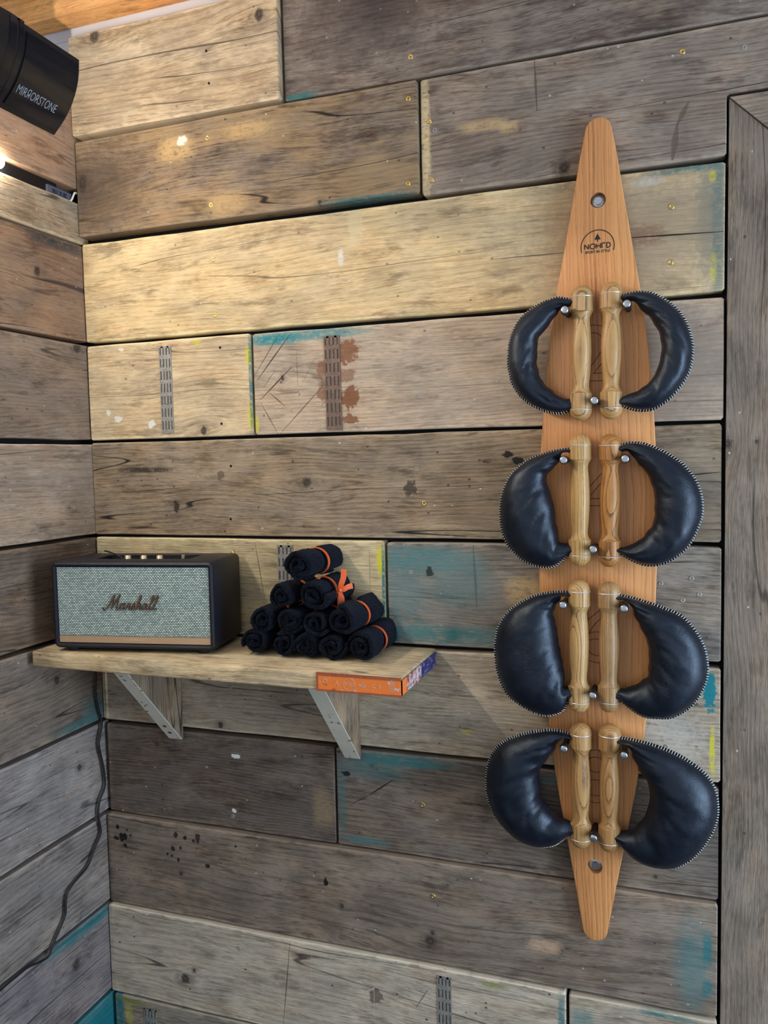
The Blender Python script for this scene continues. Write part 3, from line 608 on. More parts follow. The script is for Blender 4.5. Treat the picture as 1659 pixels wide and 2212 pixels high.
# script lettering bent out of thin strip
A_ = lambda dx: [[(2.35+dx,.85),(2.12+dx,1.0),(1.80+dx,.78),(1.68+dx,.3),(1.86+dx,.02),(2.15+dx,.25),(2.38+dx,.9)], [(2.40+dx,.98),(2.32+dx,.35),(2.45+dx,.02),(2.75+dx,.28)]]
L_ = lambda dx: [[(6.25+dx,.25),(6.65+dx,1.2),(6.82+dx,2.0),(6.72+dx,2.3),(6.55+dx,2.0),(6.5+dx,1.0),(6.55+dx,.15),(6.75+dx,.0),(7.0+dx,.25)]]
SCRIPT = [[(-1.0,.30),(-.85,-.02),(-.55,.02),(-.2,.55),(.1,1.4),(.3,2.35)], [(.3,2.35),(.36,1.4),(.42,.1)], [(.42,.1),(.8,1.25),(1.22,2.4)], [(1.22,2.4),(1.16,1.2),(1.2,.25),(1.38,0),(1.68,.3)],
 *A_(0), [(2.75,.28),(2.93,.9),(2.98,1.15),(3.06,.88),(3.26,.86),(3.2,.3),(3.34,.02),(3.55,.22)], [(3.55,.22),(3.82,.95),(3.9,1.12),(3.95,.7),(4.02,.25),(3.86,.0),(3.62,.1)], [(3.9,.02),(4.25,.3)],
 [(4.25,.3),(4.62,1.3),(4.78,2.0),(4.70,2.3),(4.55,2.0),(4.45,1.0),(4.38,.0)], [(4.4,.25),(4.66,.85),(4.9,.92),(4.95,.6),(4.92,.2),(5.06,.0),(5.3,.28)], *A_(3.55), *L_(0), *L_(.72)]
U = .0138; gt = simple('logo_gold', (150, 118, 96), .35, .75)
def script_mb(w, t, y):
    mb = MB()
    for st_ in SCRIPT:
        pts = [((q.x+.34*q.y-3.55)*U, q.y*U) for q in catmull(st_, 14)]
        mb.ribbon(pts, w, t, lambda q, h: (.176+q[0], y-h, z0+.083+q[1]))
    return mb
lg = script_mb(.0026, .0016, .0038).build('script_logo', simple('logo_edge', (30, 24, 24), .4), spk); lg['label'] = 'script lettering badge reading Marshall'
script_mb(.0016, .0008, .0022).build('script_face', gt, lg)
tp = z0+SPH-.010
mb = MB(); mb.box((.078, .053, tp), (.287, .115, tp+.0012)); pn = mb.build('control_panel', simple('panel_dark', (40, 38, 38), .35, .6), spk)
for kx in (.135, .172, .209):
    mb = MB(); mb.lathe([(.0075, 0), (.0075, .0025), (.0066, .0035), (.0066, .0115), (.0058, .0128), (.0002, .0128)], 22); mb.build('knob', MT['gold'], pn, True, loc=(kx, .080, tp+.001))
mb = MB(); mb.box((-.0042, -.004, 0), (.0042, .004, .003)); mb.tube([(0, 0, .002), (.001, .001, .014)], [.0030, .0038], 10); mb.build('switch', MT['gold'], pn, loc=(.262, .080, tp+.001))
for fx in (.035, SPW-.035):
    for fy in (.022, SPD-.022):
        mb = MB(); mb.lathe([(.0002, 0), (.0115, 0), (.0125, .002), (.0125, .0085)], 18); mb.build('foot', MT['black'], spk, True, loc=(fx, fy, -.0004))
mb = MB(); mb.tube(catmull([(.052, .150, z0+SPH+.004), (.070, .10, z0+SPH+.011), (.105, .07, z0+SPH+.010), (.130, .062, z0+SPH+.001), (.136, .060, tp+.002)], 24), .0016, 8); mb.build('audio_lead', MT['black'], spk, True)
mb = MB(); mb.lathe([(.0002, 0), (.004, 0), (.0045, .002), (.0045, .006), (.003, .008), (.0002, .009)], 14); mb.build('strap_stud', MT['brass'], spk, True, loc=(SPW-.012, SPD-.010, z0+SPH-.002))
# mains lead dropping down the corner
CORD = [(-27,1150),(-27,1065),(-31,1033),(-24,986),(-13,950),(-22,917),(-28,896),(-18,852),(-11,807),(-14,786),(-34,761),(-41,730),(-35,693),(-38,677),(-58,658),(-85,625),(-125,612),(-154,599),(-163,577),(-166,551),(-184,529),(-208,505),(-223,487),(-244,489),(-284,499),(-317,499),(-361,497),(-520,480),(-700,300)]
pts = catmull([(.0085, y/1000, z/1000) for y, z in CORD], 150)
mb = MB(); mb.tube(pts, .0022, 8); mb.tube([Vector(q)+Vector((.0012, -.0034, .0012)) for q in pts], .0022, 8)
cord = mb.build('power_cord', MT['black'], smooth=True); tag(cord, 'black twin-core mains lead trailing down the plank corner', 'cord')

# ---------------------------------------------------------------- rolled towels
tm, nt, p = new_mat('black_terry'); tc = nt.new('ShaderNodeTexCoord')
vo = nt.new('ShaderNodeTexVoronoi'); vo.inputs['Scale'].default_value = 430; nt.l.new(tc.outputs['Object'], vo.inputs['Vector'])
nz = nt.new('ShaderNodeTexNoise'); nz.inputs['Scale'].default_value = 240; nz.inputs['Detail'].default_value = 3; nt.l.new(tc.outputs['Object'], nz.inputs['Vector'])
c = nt.mix(nt.ss(vo.outputs['Distance'], .2, .8), lin((21, 25, 36)), lin((4, 5, 9))); nt.l.new(c, p.inputs['Base Color'])
p.inputs['Roughness'].default_value = .95; p.inputs['Specular IOR Level'].default_value = .1; p.inputs['Sheen Weight'].default_value = .05; p.inputs['Sheen Tint'].default_value = (.45, .55, .8, 1)
b = nt.new('ShaderNodeBump'); b.inputs['Strength'].default_value = 1.; b.inputs['Distance'].default_value = .0022
nt.l.new(nt.m('SUBTRACT', nz.outputs[0], vo.outputs['Distance']), b.inputs['Height']); nt.l.new(b.outputs[0], p.inputs['Normal'])
hem = simple('hem_tape', (8, 11, 20), .9, 0, .2, 500, .08)
rib_m = simple('orange_satin', (214, 92, 40), .32, 0, .1, 200, var=.2)
def towel(cx, cz, rad, label, seed, rot=0.0, sq=(1, 1), ln=.146, y0=-.157, yaw=0.0, ribbon=True, bow=False, ry=.004, turns=2.25):
    rnd = random.Random(seed); t = empty('rolled_towel', (cx, y0+ln/2, cz), yaw)
    tag(t, label, 'towel', 'rolled black towels piled on the shelf')
    rad *= 1.08; N, K = 120, 26; ht = rad*.15; v = []; f = []
    ph = [rnd.uniform(0, 6.28) for _ in range(4)]
    def centre(k):
        s_ = k/(N-1); a = rot+s_*turns*2*math.pi
        r = rad*(.07+.79*s_)
        r *= 1+.10*math.sin(2*a+ph[0])*(1-.55*s_)+.05*math.sin(3*a+ph[1])
        return Vector((r*math.cos(a)*sq[0], r*math.sin(a)*sq[1]))
    cl = [centre(k) for k in range(N)]
    nor = []
    for k in range(N):
        d = (cl[min(k+1, N-1)]-cl[max(k-1, 0)]).normalized(); nor.append(Vector((d.y, -d.x)))
    for j in range(K):
        u = j/(K-1); yy = -ln/2+ln*u; e = min(u, 1-u)*ln
        th = ht*(1 if e > .005 else .62+.38*math.sqrt(max(0, e/.005)))
        for side in (1, -1):
            for k in range(N):
                s_ = k/(N-1); tk = th*(min(1, min(s_, 1-s_)*N/3+.35))
                q = cl[k]+nor[k]*side*tk
                dy = .0035*math.sin(cl[k].x*180+ph[2]+side)+.003*math.sin(s_*21+ph[3])
                jit = mnoise.noise(Vector((q.x*420, yy*420, q.y*420+seed)))*.0017; wst = 1-.21*math.exp(-((yy-ry)/.013)**2)
                q = q+nor[k]*side*jit
                v.append((q.x*wst, yy+dy*(1 if e < .02 else .2), q.y*wst))
    W = 2*N
    def idx(j, side, k): return j*W+(0 if side > 0 else N)+k
    loop = [(1, k) for k in range(N)]+[(-1, k) for k in range(N-1, -1, -1)]
    for j in range(K-1):
        for i in range(len(loop)):
            a_, b_2 = loop[i], loop[(i+1) % len(loop)]
            f.append([idx(j, *a_), idx(j, *b_2), idx(j+1, *b_2), idx(j+1, *a_)])
    for k in range(N-1):
        f.append([idx(0, 1, k), idx(0, -1, k), idx(0, -1, k+1), idx(0, 1, k+1)])
        f.append([idx(K-1, 1, k), idx(K-1, 1, k+1), idx(K-1, -1, k+1), idx(K-1, -1, k)])
    me = mesh('towel_roll', v, f, tm, True); fix_normals(me); link('towel_roll', me, t)
    # folded hem peeping out of the middle
    mb = MB(); a = rot+.9; ca, sa = math.cos(a), math.sin(a); pts = []
    for k in range(7):
        s_ = k/6; px = (s_-.5)*rad*.95; pz = .18*rad*math.sin(s_*3.1)
        pts.append((px*ca-pz*sa, px*sa+pz*ca))
    mb.ribbon(pts, .0062, .030, lambda q, h: (q[0], -ln/2-.004+h, q[1])); h_ = mb.build('hem', hem, t)
    if ribbon:
        pts = []
        for k in range(40):
            a = 2*math.pi*k/40; r = rad*.812*(.985+.02*math.sin(2*a+ph[0]))
            pts.append((r*math.cos(a)*sq[0]*1.01, r*math.sin(a)*sq[1]*1.01))
        mb = MB(); mb.ribbon(pts, .0014, .0070, lambda q, h: (q[0], ry-.0035+h, q[1]), True); rb = mb.build('ribbon', rib_m, t); rb['label'] = 'orange satin ribbon'
        if bow:
            mb = MB(); a = R(2); o_ = Vector((rad*1.00*math.cos(a), ry-.004, rad*1.00*math.sin(a)))
            def strip(ps, w, d0):
                P_ = catmull(ps, 16); d0 = Vector(d0).normalized()
                for i in range(len(P_)-1):
                    q0, q1 = o_+P_[i], o_+P_[i+1]; wa, wb2 = [w*(.40+.60*math.sin(math.pi/2*min(1, k/5))) for k in (i, i+1)]
                    n2 = (q1-q0).cross(d0).normalized()*.0007
                    mb.add([q0-d0*wa/2, q0+d0*wa/2, q1+d0*wb2/2, q1-d0*wb2/2, q0-d0*wa/2+n2, q0+d0*wa/2+n2, q1+d0*wb2/2+n2, q1-d0*wb2/2+n2],
                           [[0, 1, 2, 3], [7, 6, 5, 4], [0, 4, 5, 1], [1, 5, 6, 2], [2, 6, 7, 3], [3, 7, 4, 0]])
            strip([(.001, -.001, .001), (.006, -.002, .014), (.010, 0, .028), (.010, .002, .043)], .0115, (.9, .3, -.1))
            strip([(.001, 0, 0), (.011, -.001, .003), (.020, 0, .008), (.029, .001, .010)], .0110, (-.25, .25, .95))
            strip([(.001, 0, 0), (.005, -.003, -.012), (.006, -.004, -.024), (.004, -.003, -.032), (.001, .002, -.029), (.001, .002, -.014)], .0125, (.95, .3, 0))
            mb.tube([o_+Vector((.001, -.004, 0)), o_+Vector((.003, 0, .001)), o_+Vector((.001, .004, 0))], [.003, .0045, .003], 8)
            bw = mb.build('bow', rib_m, t); bw['label'] = 'orange satin bow'
    return t
TB = 1.1760
towel(.509, TB+.0285, .0295, 'rolled black towel at the bottom left of the pile, nearest the speaker', 1, 2.0, (1, .97))
towel(.573, TB+.0265, .0275, 'rolled black towel second from the speaker in the bottom row', 2, .6, (1, .97))
towel(.625, TB+.0265, .0270, 'rolled black towel in the middle of the bottom row', 3, 3.6, (.98, .99), turns=3.0)
towel(.679, TB+.0280, .0290, 'rolled black towel in the bottom row, next to the bottom right one', 4, 5.0, (1.02, .96))
towel(.740, TB+.0300, .0310, 'rolled black towel at the bottom right of the pile', 5, 1.2, (1, .97), ln=.150)
towel(.530, TB+.0735, .0290, 'rolled black towel at the left end of the second row', 6, 2.6, (1.02, .97))
towel(.590, TB+.0745, .0280, 'rolled black towel second from the left in the second row', 7, 1.0, (1.04, .95), turns=2.8)
towel(.646, TB+.0730, .0275, 'rolled black towel second from the right in the second row', 8, 4.2, (1, .98))
towel(.704, TB+.0800, .0315, 'rolled black towel with a ribbon at the right end of the second row', 9, .2, (1.02, .98), yaw=R(-4))
towel(.573, TB+.1240, .0275, 'slightly unrolled black towel at the left of the third row', 10, 2.2, (1.05, .92), turns=2.3)
towel(.642, TB+.1300, .0320, 'rolled black towel tied with a big orange bow', 11, 4.8, (1, 1), bow=True, ry=-.016)
towel(.617, TB+.1870, .0325, 'rolled black towel on the very top of the pile', 12, 3.3, (1.03, .96), yaw=R(-5))

# ---------------------------------------------------------------- weight rack board
rack = empty('weight_rack', (1.1705, -.0045, .619)); tag(rack, 'tall pointed oak rack board holding eight leather weights on the plank wall', 'weight rack')
RX, RY, RZ = 1.1705, -.0045, .619
oak = hardwood('oiled_oak_board', (218, 154, 94), (158, 96, 52), .17, .10, 165, .022, .45, 1.0, .3, .015, .42, .42)
HW = [(2.183,0),(2.1815,.010),(2.176,.0175),(2.12,.0320),(2.035,.0462),(1.95,.0612),(1.862,.0765),(1.75,.0915),(1.597,.1035),(1.48,.1080),(1.37,.1085),(1.25,.1050),(1.15,.0990),(1.056,.0905),(.95,.0775),(.84,.0585),(.75,.0422),(.69,.0318),(.650,.0250),(.634,.0200),(.623,.0110),(.619,0)]
def rail(z): return 1.1665+(z-.62)*.0078
arc2 = lambda cz, r_, a0, a1: [Vector((rail(cz)+r_*math.cos(R(a0+(a1-a0)*k/24)), cz+r_*math.sin(R(a0+(a1-a0)*k/24)))) for k in range(25)]
side = catmull([(w, z) for z, w in HW if .645 < z < 2.150], 70)
outl = [Vector((rail(q.y)+q.x, q.y)) for q in side]+arc2(.6425, .0235, -11, -169)+[Vector((rail(q.y)-q.x, q.y)) for q in side[::-1]]+arc2(2.1595, .0235, 169, 11)
bm = bmesh.new(); vb = [bm.verts.new((q.x-RX, 0, q.y-RZ)) for q in outl]; fc = bm.faces.new(vb)
ex = bmesh.ops.extrude_face_region(bm, geom=[fc]); vv = [g_ for g_ in ex['geom'] if isinstance(g_, bmesh.types.BMVert)]
bmesh.ops.translate(bm, verts=vv, vec=(0, -.021, 0)); bmesh.ops.recalc_face_normals(bm, faces=bm.faces)
fe = [e for e in bm.edges if all(abs(q.co.y+.021) < 1e-6 for q in e.verts)]
bmesh.ops.bevel(bm, geom=fe, offset=.002, segments=2, affect='EDGES', profile=.5)
bd = bm_obj('rack_board', bm, oak, rack, True)
BOLT = [(1.1775, 2.035), (1.1670, .769)]
for bx, bz in BOLT:
    ct = MB(); ct.lathe([(.0001, -.012), (.0140, -.012), (.0140, .02), (.0001, .02)], 28, Matrix.Translation((bx-RX, -.021, bz-RZ)) @ Matrix.Rotation(R(90), 4, 'X'))
    ct = ct.build('cutter', oak, rack); fix_normals(ct.data); bpy.context.view_layer.update(); boolean_cut(bd, ct)
    mr = Matrix.Rotation(R(90), 4, 'X')
    wsh = MB(); wsh.lathe([(.0001, 0), (.0132, 0), (.0132, .0018), (.0062, .0020), (.0001, .0018)], 26, mr); wsh = wsh.build('washer', MT['washer'], rack, True, loc=(bx-RX, -.0093, bz-RZ))
    hx = MB(); hx.prism([(.0072*math.cos(R(60*k+10)), .0072*math.sin(R(60*k+10))) for k in range(6)], -.0015, -.0075, lambda q, h: (q[0], h, q[1])); hx = hx.build('bolt_head', MT['steel'], wsh); fix_normals(hx.data)
YF = -.021
carv = simple('carved_line', (112, 66, 36), .7)
for t, cz in (('2', 1.7510), ('4', 1.4840), ('6', 1.2180), ('8', .9430)):
    me = text_mesh(t, .150, carv, .00065, outline=True, sx=1.05); link('carved_numeral', me, rack, (rail(cz)-RX, YF-.0001, cz-RZ), (R(90), 0, 0))
# branded mark: arch, fir tree, lettering
ink = simple('burnt_mark', (16, 11, 10), .6)
LX, LZ = 1.1765-RX, 1.9515-RZ
flat = lambda q, h: (LX+q[0], YF-h, LZ+q[1])
emb = MB(); emb.ribbon([(.0298*math.cos(R(a)), .0298*math.sin(R(a))) for a in range(-18, 199, 9)], .0016, .0003, flat)
emb.prism([(0, .0235), (.0056, .0125), (-.0056, .0125)], 0, .0003, flat); emb.box((LX-.0009, YF-.0003, LZ+.0085), (LX+.0009, YF, LZ+.0126))
def letter(strokes, dx, s_, w):
    for k, st_ in enumerate(strokes): emb.ribbon([(dx+px*s_, -.0035+pz*s_) for px, pz in st_], w, .0003+.00005*k, flat)
arc = lambda cx, cz, rx, rz, a0, a1, k=10: [(cx+rx*math.cos(R(a0+(a1-a0)*i/k)), cz+rz*math.sin(R(a0+(a1-a0)*i/k))) for i in range(k+1)]
LS = .0112
letter([[(0, 0), (0, 1)], [(0, 1), (.8, 0)], [(.8, 0), (.8, 1)]], -.0232, LS*.78, .0019)
letter([arc(.5, .5, .5, .5, 0, 360, 18)], -.0133, LS*.80, .0019)
letter([[(0, 0), (0, 1)], [(.8, 0), (.8, 1)], [(0, .5), (.8, .5)]], -.0018, LS*.78, .0019)
letter([[(0, 0), (0, 1.0)], [(-.1, 1.0), (.7, 1.0)]], .0080, LS*.78, .0019)
letter([[(0, 0), (0, 1)], arc(.25, .5, .5, .5, 90, -90, 12), [(0, 1), (.3, 1)], [(0, 0), (.3, 0)]], .0163, LS*.78, .0019)
fix = emb.build('burnt_emblem', ink, rack); fix['label'] = 'dark burnt emblem of a fir tree under an arch above NOHrD SPORT IN STYLE'
link('emblem_lettering', text_mesh('SPORT IN STYLE', .0068, ink, .0002, .00012, sx=.92), fix, (LX-.0002, YF-.0001, LZ-.0095), (R(90), 0, 0))
PEG = [(1123,1831),(1231,1833),(1174.5,1666),(1119,1560),(1227.5,1560),(1171,1396),(1116,1291),(1225,1289),(1169,1124),(1116,1018),(1224.5,1017),(1169.5,853)]
for x, z in PEG:
    mb = MB(); mb.lathe([(.0054, 0), (.0054, .042), (.0074, .043), (.0080, .045), (.0080, .053), (.0076, .0560), (.0066, .0585)], 20, Matrix.Rotation(R(90), 4, 'X'))
    pg = mb.build('peg', MT['black'], rack, True, loc=(x/1000-RX, YF, z/1000-RZ))
    mb = MB(); mb.lathe([(.0069, .0583), (.0066, .0600), (.0052, .0607), (.0001, .0604)], 20, Matrix.Rotation(R(90), 4, 'X')); mb.build('peg_cap', MT['steel'], pg, True)

# ---------------------------------------------------------------- leather swing weights
BAG = {
'A':([(1132,1854),(1117,1858),(1105,1860),(1093,1857),(1081,1854),(1066,1847),(1051,1838),(1037,1826),(1025,1808),(1017,1787),(1014,1766),(1013,1744),(1016,1726),(1020,1708),(1029,1692),(1039,1679),(1053,1667),(1069,1658),(1086,1651),(1105,1647),(1118,1648),(1128,1651)],
[(1134,1842),(1119,1841),(1108,1834),(1098,1820),(1088,1808),(1078,1797),(1071,1787),(1069,1775),(1068,1757),(1068,1738),(1071,1723),(1076,1711),(1085,1699),(1098,1687),(1111,1678),(1121,1673),(1129,1672)]),
'B':([(1220,1853),(1231,1856),(1245,1858),(1258,1857),(1272,1854),(1285,1847),(1299,1837),(1311,1826),(1322,1812),(1331,1795),(1336,1779),(1340,1762),(1341,1746),(1339,1728),(1335,1712),(1327,1696),(1317,1682),(1305,1668),(1290,1656),(1274,1648),(1258,1646),(1242,1648),(1228,1653),(1219,1656)],
[(1220,1844),(1235,1843),(1248,1835),(1259,1820),(1268,1812),(1277,1798),(1284,1783),(1288,1767),(1288,1751),(1286,1735),(1280,1717),(1274,1705),(1266,1694),(1256,1689),(1247,1681),(1235,1678),(1222,1673),(1219,1671)]),
'C':([(1127,1581),(1111,1579),(1093,1576),(1076,1571),(1058,1565),(1043,1557),(1029,1546),(1016,1533),(1006,1515),(998,1493),(995,1471),(995,1449),(997,1431),(1002,1413),(1009,1398),(1021,1384),(1035,1371),(1051,1363),(1069,1358),(1085,1357),(1099,1361),(1112,1371),(1124,1382)],
[(1127,1573),(1113,1572),(1106,1555),(1096,1543),(1085,1534),(1085,1515),(1093,1490),(1098,1468),(1100,1446),(1103,1430),(1105,1413),(1106,1407),(1114,1403),(1125,1402)]),
'D':([(1218,1583),(1229,1588),(1242,1589),(1258,1587),(1274,1581),(1290,1573),(1306,1563),(1321,1552),(1333,1539),(1344,1524),(1351,1509),(1356,1492),(1358,1474),(1357,1456),(1352,1439),(1345,1421),(1336,1404),(1324,1390),(1309,1378),(1292,1369),(1274,1365),(1258,1366),(1243,1371),(1229,1378),(1218,1386)],
[(1218,1574),(1232,1572),(1245,1556),(1258,1540),(1267,1527),(1273,1508),(1277,1493),(1277,1474),(1277,1453),(1273,1440),(1265,1427),(1257,1417),(1245,1408),(1233,1401),(1219,1398)]),
'E':([(1123,1311),(1104,1311),(1083,1308),(1063,1303),(1045,1295),(1028,1285),(1012,1272),(1000,1257),(989,1239),(984,1219),(981,1197),(982,1176),(984,1155),(990,1133),(998,1115),(1009,1100),(1025,1089),(1041,1080),(1059,1073),(1077,1070),(1094,1073),(1108,1080),(1117,1091),(1121,1105)],
[(1123,1303),(1110,1301),(1101,1285),(1094,1272),(1097,1256),(1101,1235),(1104,1213),(1108,1191),(1112,1167),(1115,1147),(1113,1133),(1116,1129),(1121,1129)]),
'F':([(1215,1309),(1231,1306),(1248,1302),(1265,1297),(1281,1292),(1298,1286),(1316,1279),(1330,1269),(1343,1254),(1354,1237),(1362,1219),(1366,1201),(1368,1181),(1366,1161),(1359,1141),(1350,1123),(1337,1106),(1321,1093),(1303,1084),(1282,1082),(1263,1082),(1247,1088),(1230,1099),(1216,1111)],
[(1216,1300),(1230,1298),(1240,1278),(1248,1258),(1258,1239),(1265,1221),(1267,1202),(1267,1180),(1265,1161),(1256,1150),(1245,1144),(1234,1137),(1217,1133)]),
'G':([(1125,1038),(1109,1042),(1086,1042),(1063,1038),(1040,1032),(1018,1023),(998,1012),(982,996),(969,975),(962,951),(960,927),(961,904),(966,882),(974,863),(986,846),(1001,831),(1018,818),(1037,810),(1058,807),(1075,809),(1093,815),(1107,826),(1125,841)],
[(1125,1030),(1108,1028),(1094,1003),(1078,979),(1066,961),(1066,942),(1068,924),(1070,902),(1083,892),(1092,877),(1107,871),(1122,866)]),
'H':([(1215,1039),(1235,1038),(1257,1035),(1277,1031),(1295,1026),(1312,1020),(1329,1012),(1347,1001),(1362,989),(1375,973),(1383,954),(1386,933),(1386,912),(1381,890),(1373,870),(1361,848),(1347,829),(1331,814),(1313,803),(1292,799),(1270,800),(1251,805),(1234,815),(1221,828),(1213,838)],
[(1214,1029),(1229,1027),(1240,1003),(1249,981),(1261,966),(1267,951),(1269,931),(1264,905),(1255,886),(1242,871),(1231,863),(1213,858)]),
}
HANDLE = {'A': (1.151, 1.147, 1.878, 1.632), 'B': (1.202, 1.2015, 1.880, 1.632), 'C': (1.146, 1.144, 1.608, 1.361), 'D': (1.200, 1.198, 1.606, 1.360),
          'E': (1.143, 1.141, 1.335, 1.081), 'F': (1.197, 1.196, 1.333, 1.086), 'G': (1.144, 1.143, 1.061, 0.816), 'H': (1.197, 1.196, 1.064, 0.816)}
THICK = {'A': .024, 'B': .026, 'C': .031, 'D': .032, 'E': .037, 'F': .038, 'G': .040, 'H': .042}
LABEL = {'A': 'thin black leather crescent weight with wooden handle, top left on the rack', 'B': 'thin black leather crescent weight with wooden handle, top right on the rack',
         'C': 'black leather weight with a striped ash handle, second from the top on the left', 'D': 'black leather weight with a boldly figured orange-brown handle, second from the top on the right',
         'E': 'full black leather weight, third from the top on the left of the rack', 'F': 'full black leather weight, third from the top on the right of the rack',
         'G': 'heavy black leather weight at the bottom left of the rack', 'H': 'largest black leather weight, bottom right of the rack'}
lea, nt, p = new_mat('black_leather'); tc = nt.new('ShaderNodeTexCoord')
vo = nt.new('ShaderNodeTexVoronoi'); vo.inputs['Scale'].default_value = 620; nt.l.new(tc.outputs['Object'], vo.inputs['Vector'])
n1 = nt.new('ShaderNodeTexNoise'); n1.inputs['Scale'].default_value = 55; n1.inputs['Detail'].default_value = 4; nt.l.new(tc.outputs['Object'], n1.inputs['Vector'])
p.inputs['Base Color'].default_value = (.0040, .0060, .0115, 1); p.inputs['Specular IOR Level'].default_value = .46; p.inputs['Specular Tint'].default_value = (.74, .86, 1.0, 1)
nt.l.new(nt.ss(n1.outputs[0], .3, .7, .34, .48), p.inputs['Roughness'])
hh = nt.m('ADD', nt.m('MULTIPLY', vo.outputs['Distance'], .30), nt.m('MULTIPLY', n1.outputs[0], 1.3))
b = nt.new('ShaderNodeBump'); b.inputs['Strength'].default_value = .42; b.inputs['Distance'].default_value = .0014
nt.l.new(hh, b.inputs['Height']); nt.l.new(b.outputs[0], p.inputs['Normal'])
thread = simple('white_thread', (226, 224, 214), .7)
HWOOD = {'A': ((214,172,112),(146,102,56),.010,.055,300,.06), 'B': ((214,168,106),(152,104,56),-.006,.05,280,.05), 'C': ((224,180,112),(150,104,56),.05,.004,310,.02), 'D': ((206,144,76),(126,74,34),.004,.030,300,.10),
         'E': ((220,178,116),(150,104,58),.03,.03,280,.05), 'F': ((200,158,106),(126,86,50),.09,.01,420,.0), 'G': ((206,160,100),(140,94,50),-.012,.035,250,.09), 'H': ((196,148,90),(146,98,54),.008,.06,230,.08)}
YH = -.0505
def lathe_obj(name, prof, mat, parent, n=28):
    mb = MB(); mb.lathe(prof, n); o = mb.build(name, mat, parent); fix_normals(o.data); smooth_angle(o.data, 40); return o
for bi, key in enumerate('ABCDEFGH'):
    xt, xb, zt, zb = HANDLE[key]; hl = zt-zb
    root = empty('swing_weight', (xb, YH, zb)); tag(root, LABEL[key], 'weight', 'leather swing weights on the rack')
    tilt = math.atan2(xt-xb, hl)
    hd = HWOOD[key]; hm = hardwood('ash_handle_'+key, tuple(c_*.90 for c_ in hd[0]), tuple(c_*.80 for c_ in hd[1]), hd[2], hd[3], hd[4], hd[5], .40, 2.2, bi*1.7, .0035)
    rc_, cs = .0204, hl/.247
    def pz(l): return [(r, (.247-zz)*cs) for r, zz in l]
    g_ = lathe_obj('grip', pz([(.0190,.0480),(.0188,.0500),(.0158,.0545),(.0144,.0600),(.0146,.068),(.0164,.085),(.0178,.105),(.0182,.120),(.0176,.140),(.0162,.160),(.0146,.178),(.0145,.185),(.0160,.192),(.0190,.1975)]), hm, root)
    parts = [g_]
    for a0, a1, a2 in ((.0215, .0485, 0), (.1970, .2255, 1)):
        parts.append(lathe_obj('collar', pz([(.001, a0), (rc_-.0006, a0), (rc_, a0+.0006), (rc_, a1-.0008), (rc_-.0010, a1), (.001, a1)]), hm, root))
    parts.append(lathe_obj('end_knob', pz([(rc_*math.sin(R(a)), .0205*(1-math.cos(R(a)))) for a in (1, 12, 24, 36, 48, 60, 72, 84, 90)]+[(.001, .0205)]), hm, root))
    parts.append(lathe_obj('end_knob', pz([(.001, .2265)]+[(rc_*math.cos(R(a)), .2265+.0205*math.sin(R(a))) for a in (0, 8, 20, 32, 44, 56, 68, 80, 89)]), hm, root))
    for zz in (.0205, .2255):
        o = lathe_obj('ring', pz([(.001, zz), (rc_+.0002, zz), (rc_+.0006, zz+.0007), (rc_+.0002, zz+.0015), (.001, zz+.0015)]), MT['ring'], root); o['label'] = 'thin steel ring'; parts.append(o)
    for o in parts: o.rotation_euler = (0, tilt, 0)
    # bag: sections from the stitched outer seam to the gathered inner fold
    ox, oz = root.location.x, root.location.z
    out = catmull([(x/1000-ox, z/1000-oz) for x, z in BAG[key][0]], 90); inn = catmull([(x/1000-ox, z/1000-oz) for x, z in BAG[key][1]], 90)
    sx = -1 if key in 'ACEG' else 1
    # tuck both ends into the handle collars
    for lst in (out, inn):
        lst.insert(0, lst[0]+Vector((-sx*.010, 0))); lst.append(lst[-1]+Vector((-sx*.010, 0)))
    TN, UN = len(out), 17; TH = THICK[key]; rnd = random.Random(bi+5); v = []; f = []
    wr = [(rnd.uniform(18, 34), rnd.uniform(0, 6.3), rnd.uniform(.5, 1)) for _ in range(3)]
    def prof(u, k): return (max(0, 1-(1-min(u/k, 1))**2.2))**.62 if u < k else (max(0, 1-((u-k)/(1-k))**2.6))**.55
    for side in (-1, 1):
        for i in range(TN):
            t = i/(TN-1); o_, n_ = out[i], inn[i]
            wd_ = (o_-n_).length
            H = min(TH*(math.sin(math.pi*min(1, max(0, t*.92+.04)))**.75*(.82+.25*t))+.007, .012+wd_*.62)
            for j in range(UN):
                u = j/(UN-1); q = o_.lerp(n_, u)
                h = H*prof(u, .5)
                cr = sum(a*math.sin(fr*t*2+ph) for fr, ph, a in wr)/3
                gather = (u**3)*(.35+.65*abs(2*t-1)**1.3)
                h *= 1-.20*gather*max(0, cr+.15)
                h += .0022*math.sin(u*3.14)*mnoise.noise(Vector((q.x*32+bi, q.y*32, u*2)))
                h -= .0035*math.sin(u*3.14)*max(0, mnoise.noise(Vector((t*17+u*4, u*3.2, bi*7.))))*(u**1.2)*2.6
                edge = (n_-o_).normalized()*(.0030*gather*cr*(1 if 0 < t < 1 else 0))
                q = q+edge*u
                yy = -h if side < 0 else min(h*.55, .0215)
                v.append((q.x, yy-.0005, q.y))
    BN = TN*UN
    for side in (0, 1):
        for i in range(TN-1):
            for j in range(UN-1):
                a_ = side*BN+i*UN+j; f.append([a_, a_+1, a_+UN+1, a_+UN])
    me = mesh('bag', v, f, lea, True)
    bm = bmesh.new(); bm.from_mesh(me); bmesh.ops.remove_doubles(bm, verts=bm.verts, dist=.00005); bmesh.ops.recalc_face_normals(bm, faces=bm.faces)
    bm.to_mesh(me); bvh = BVHTree.FromBMesh(bm); bm.free()
    bag = link('bag', me, root)
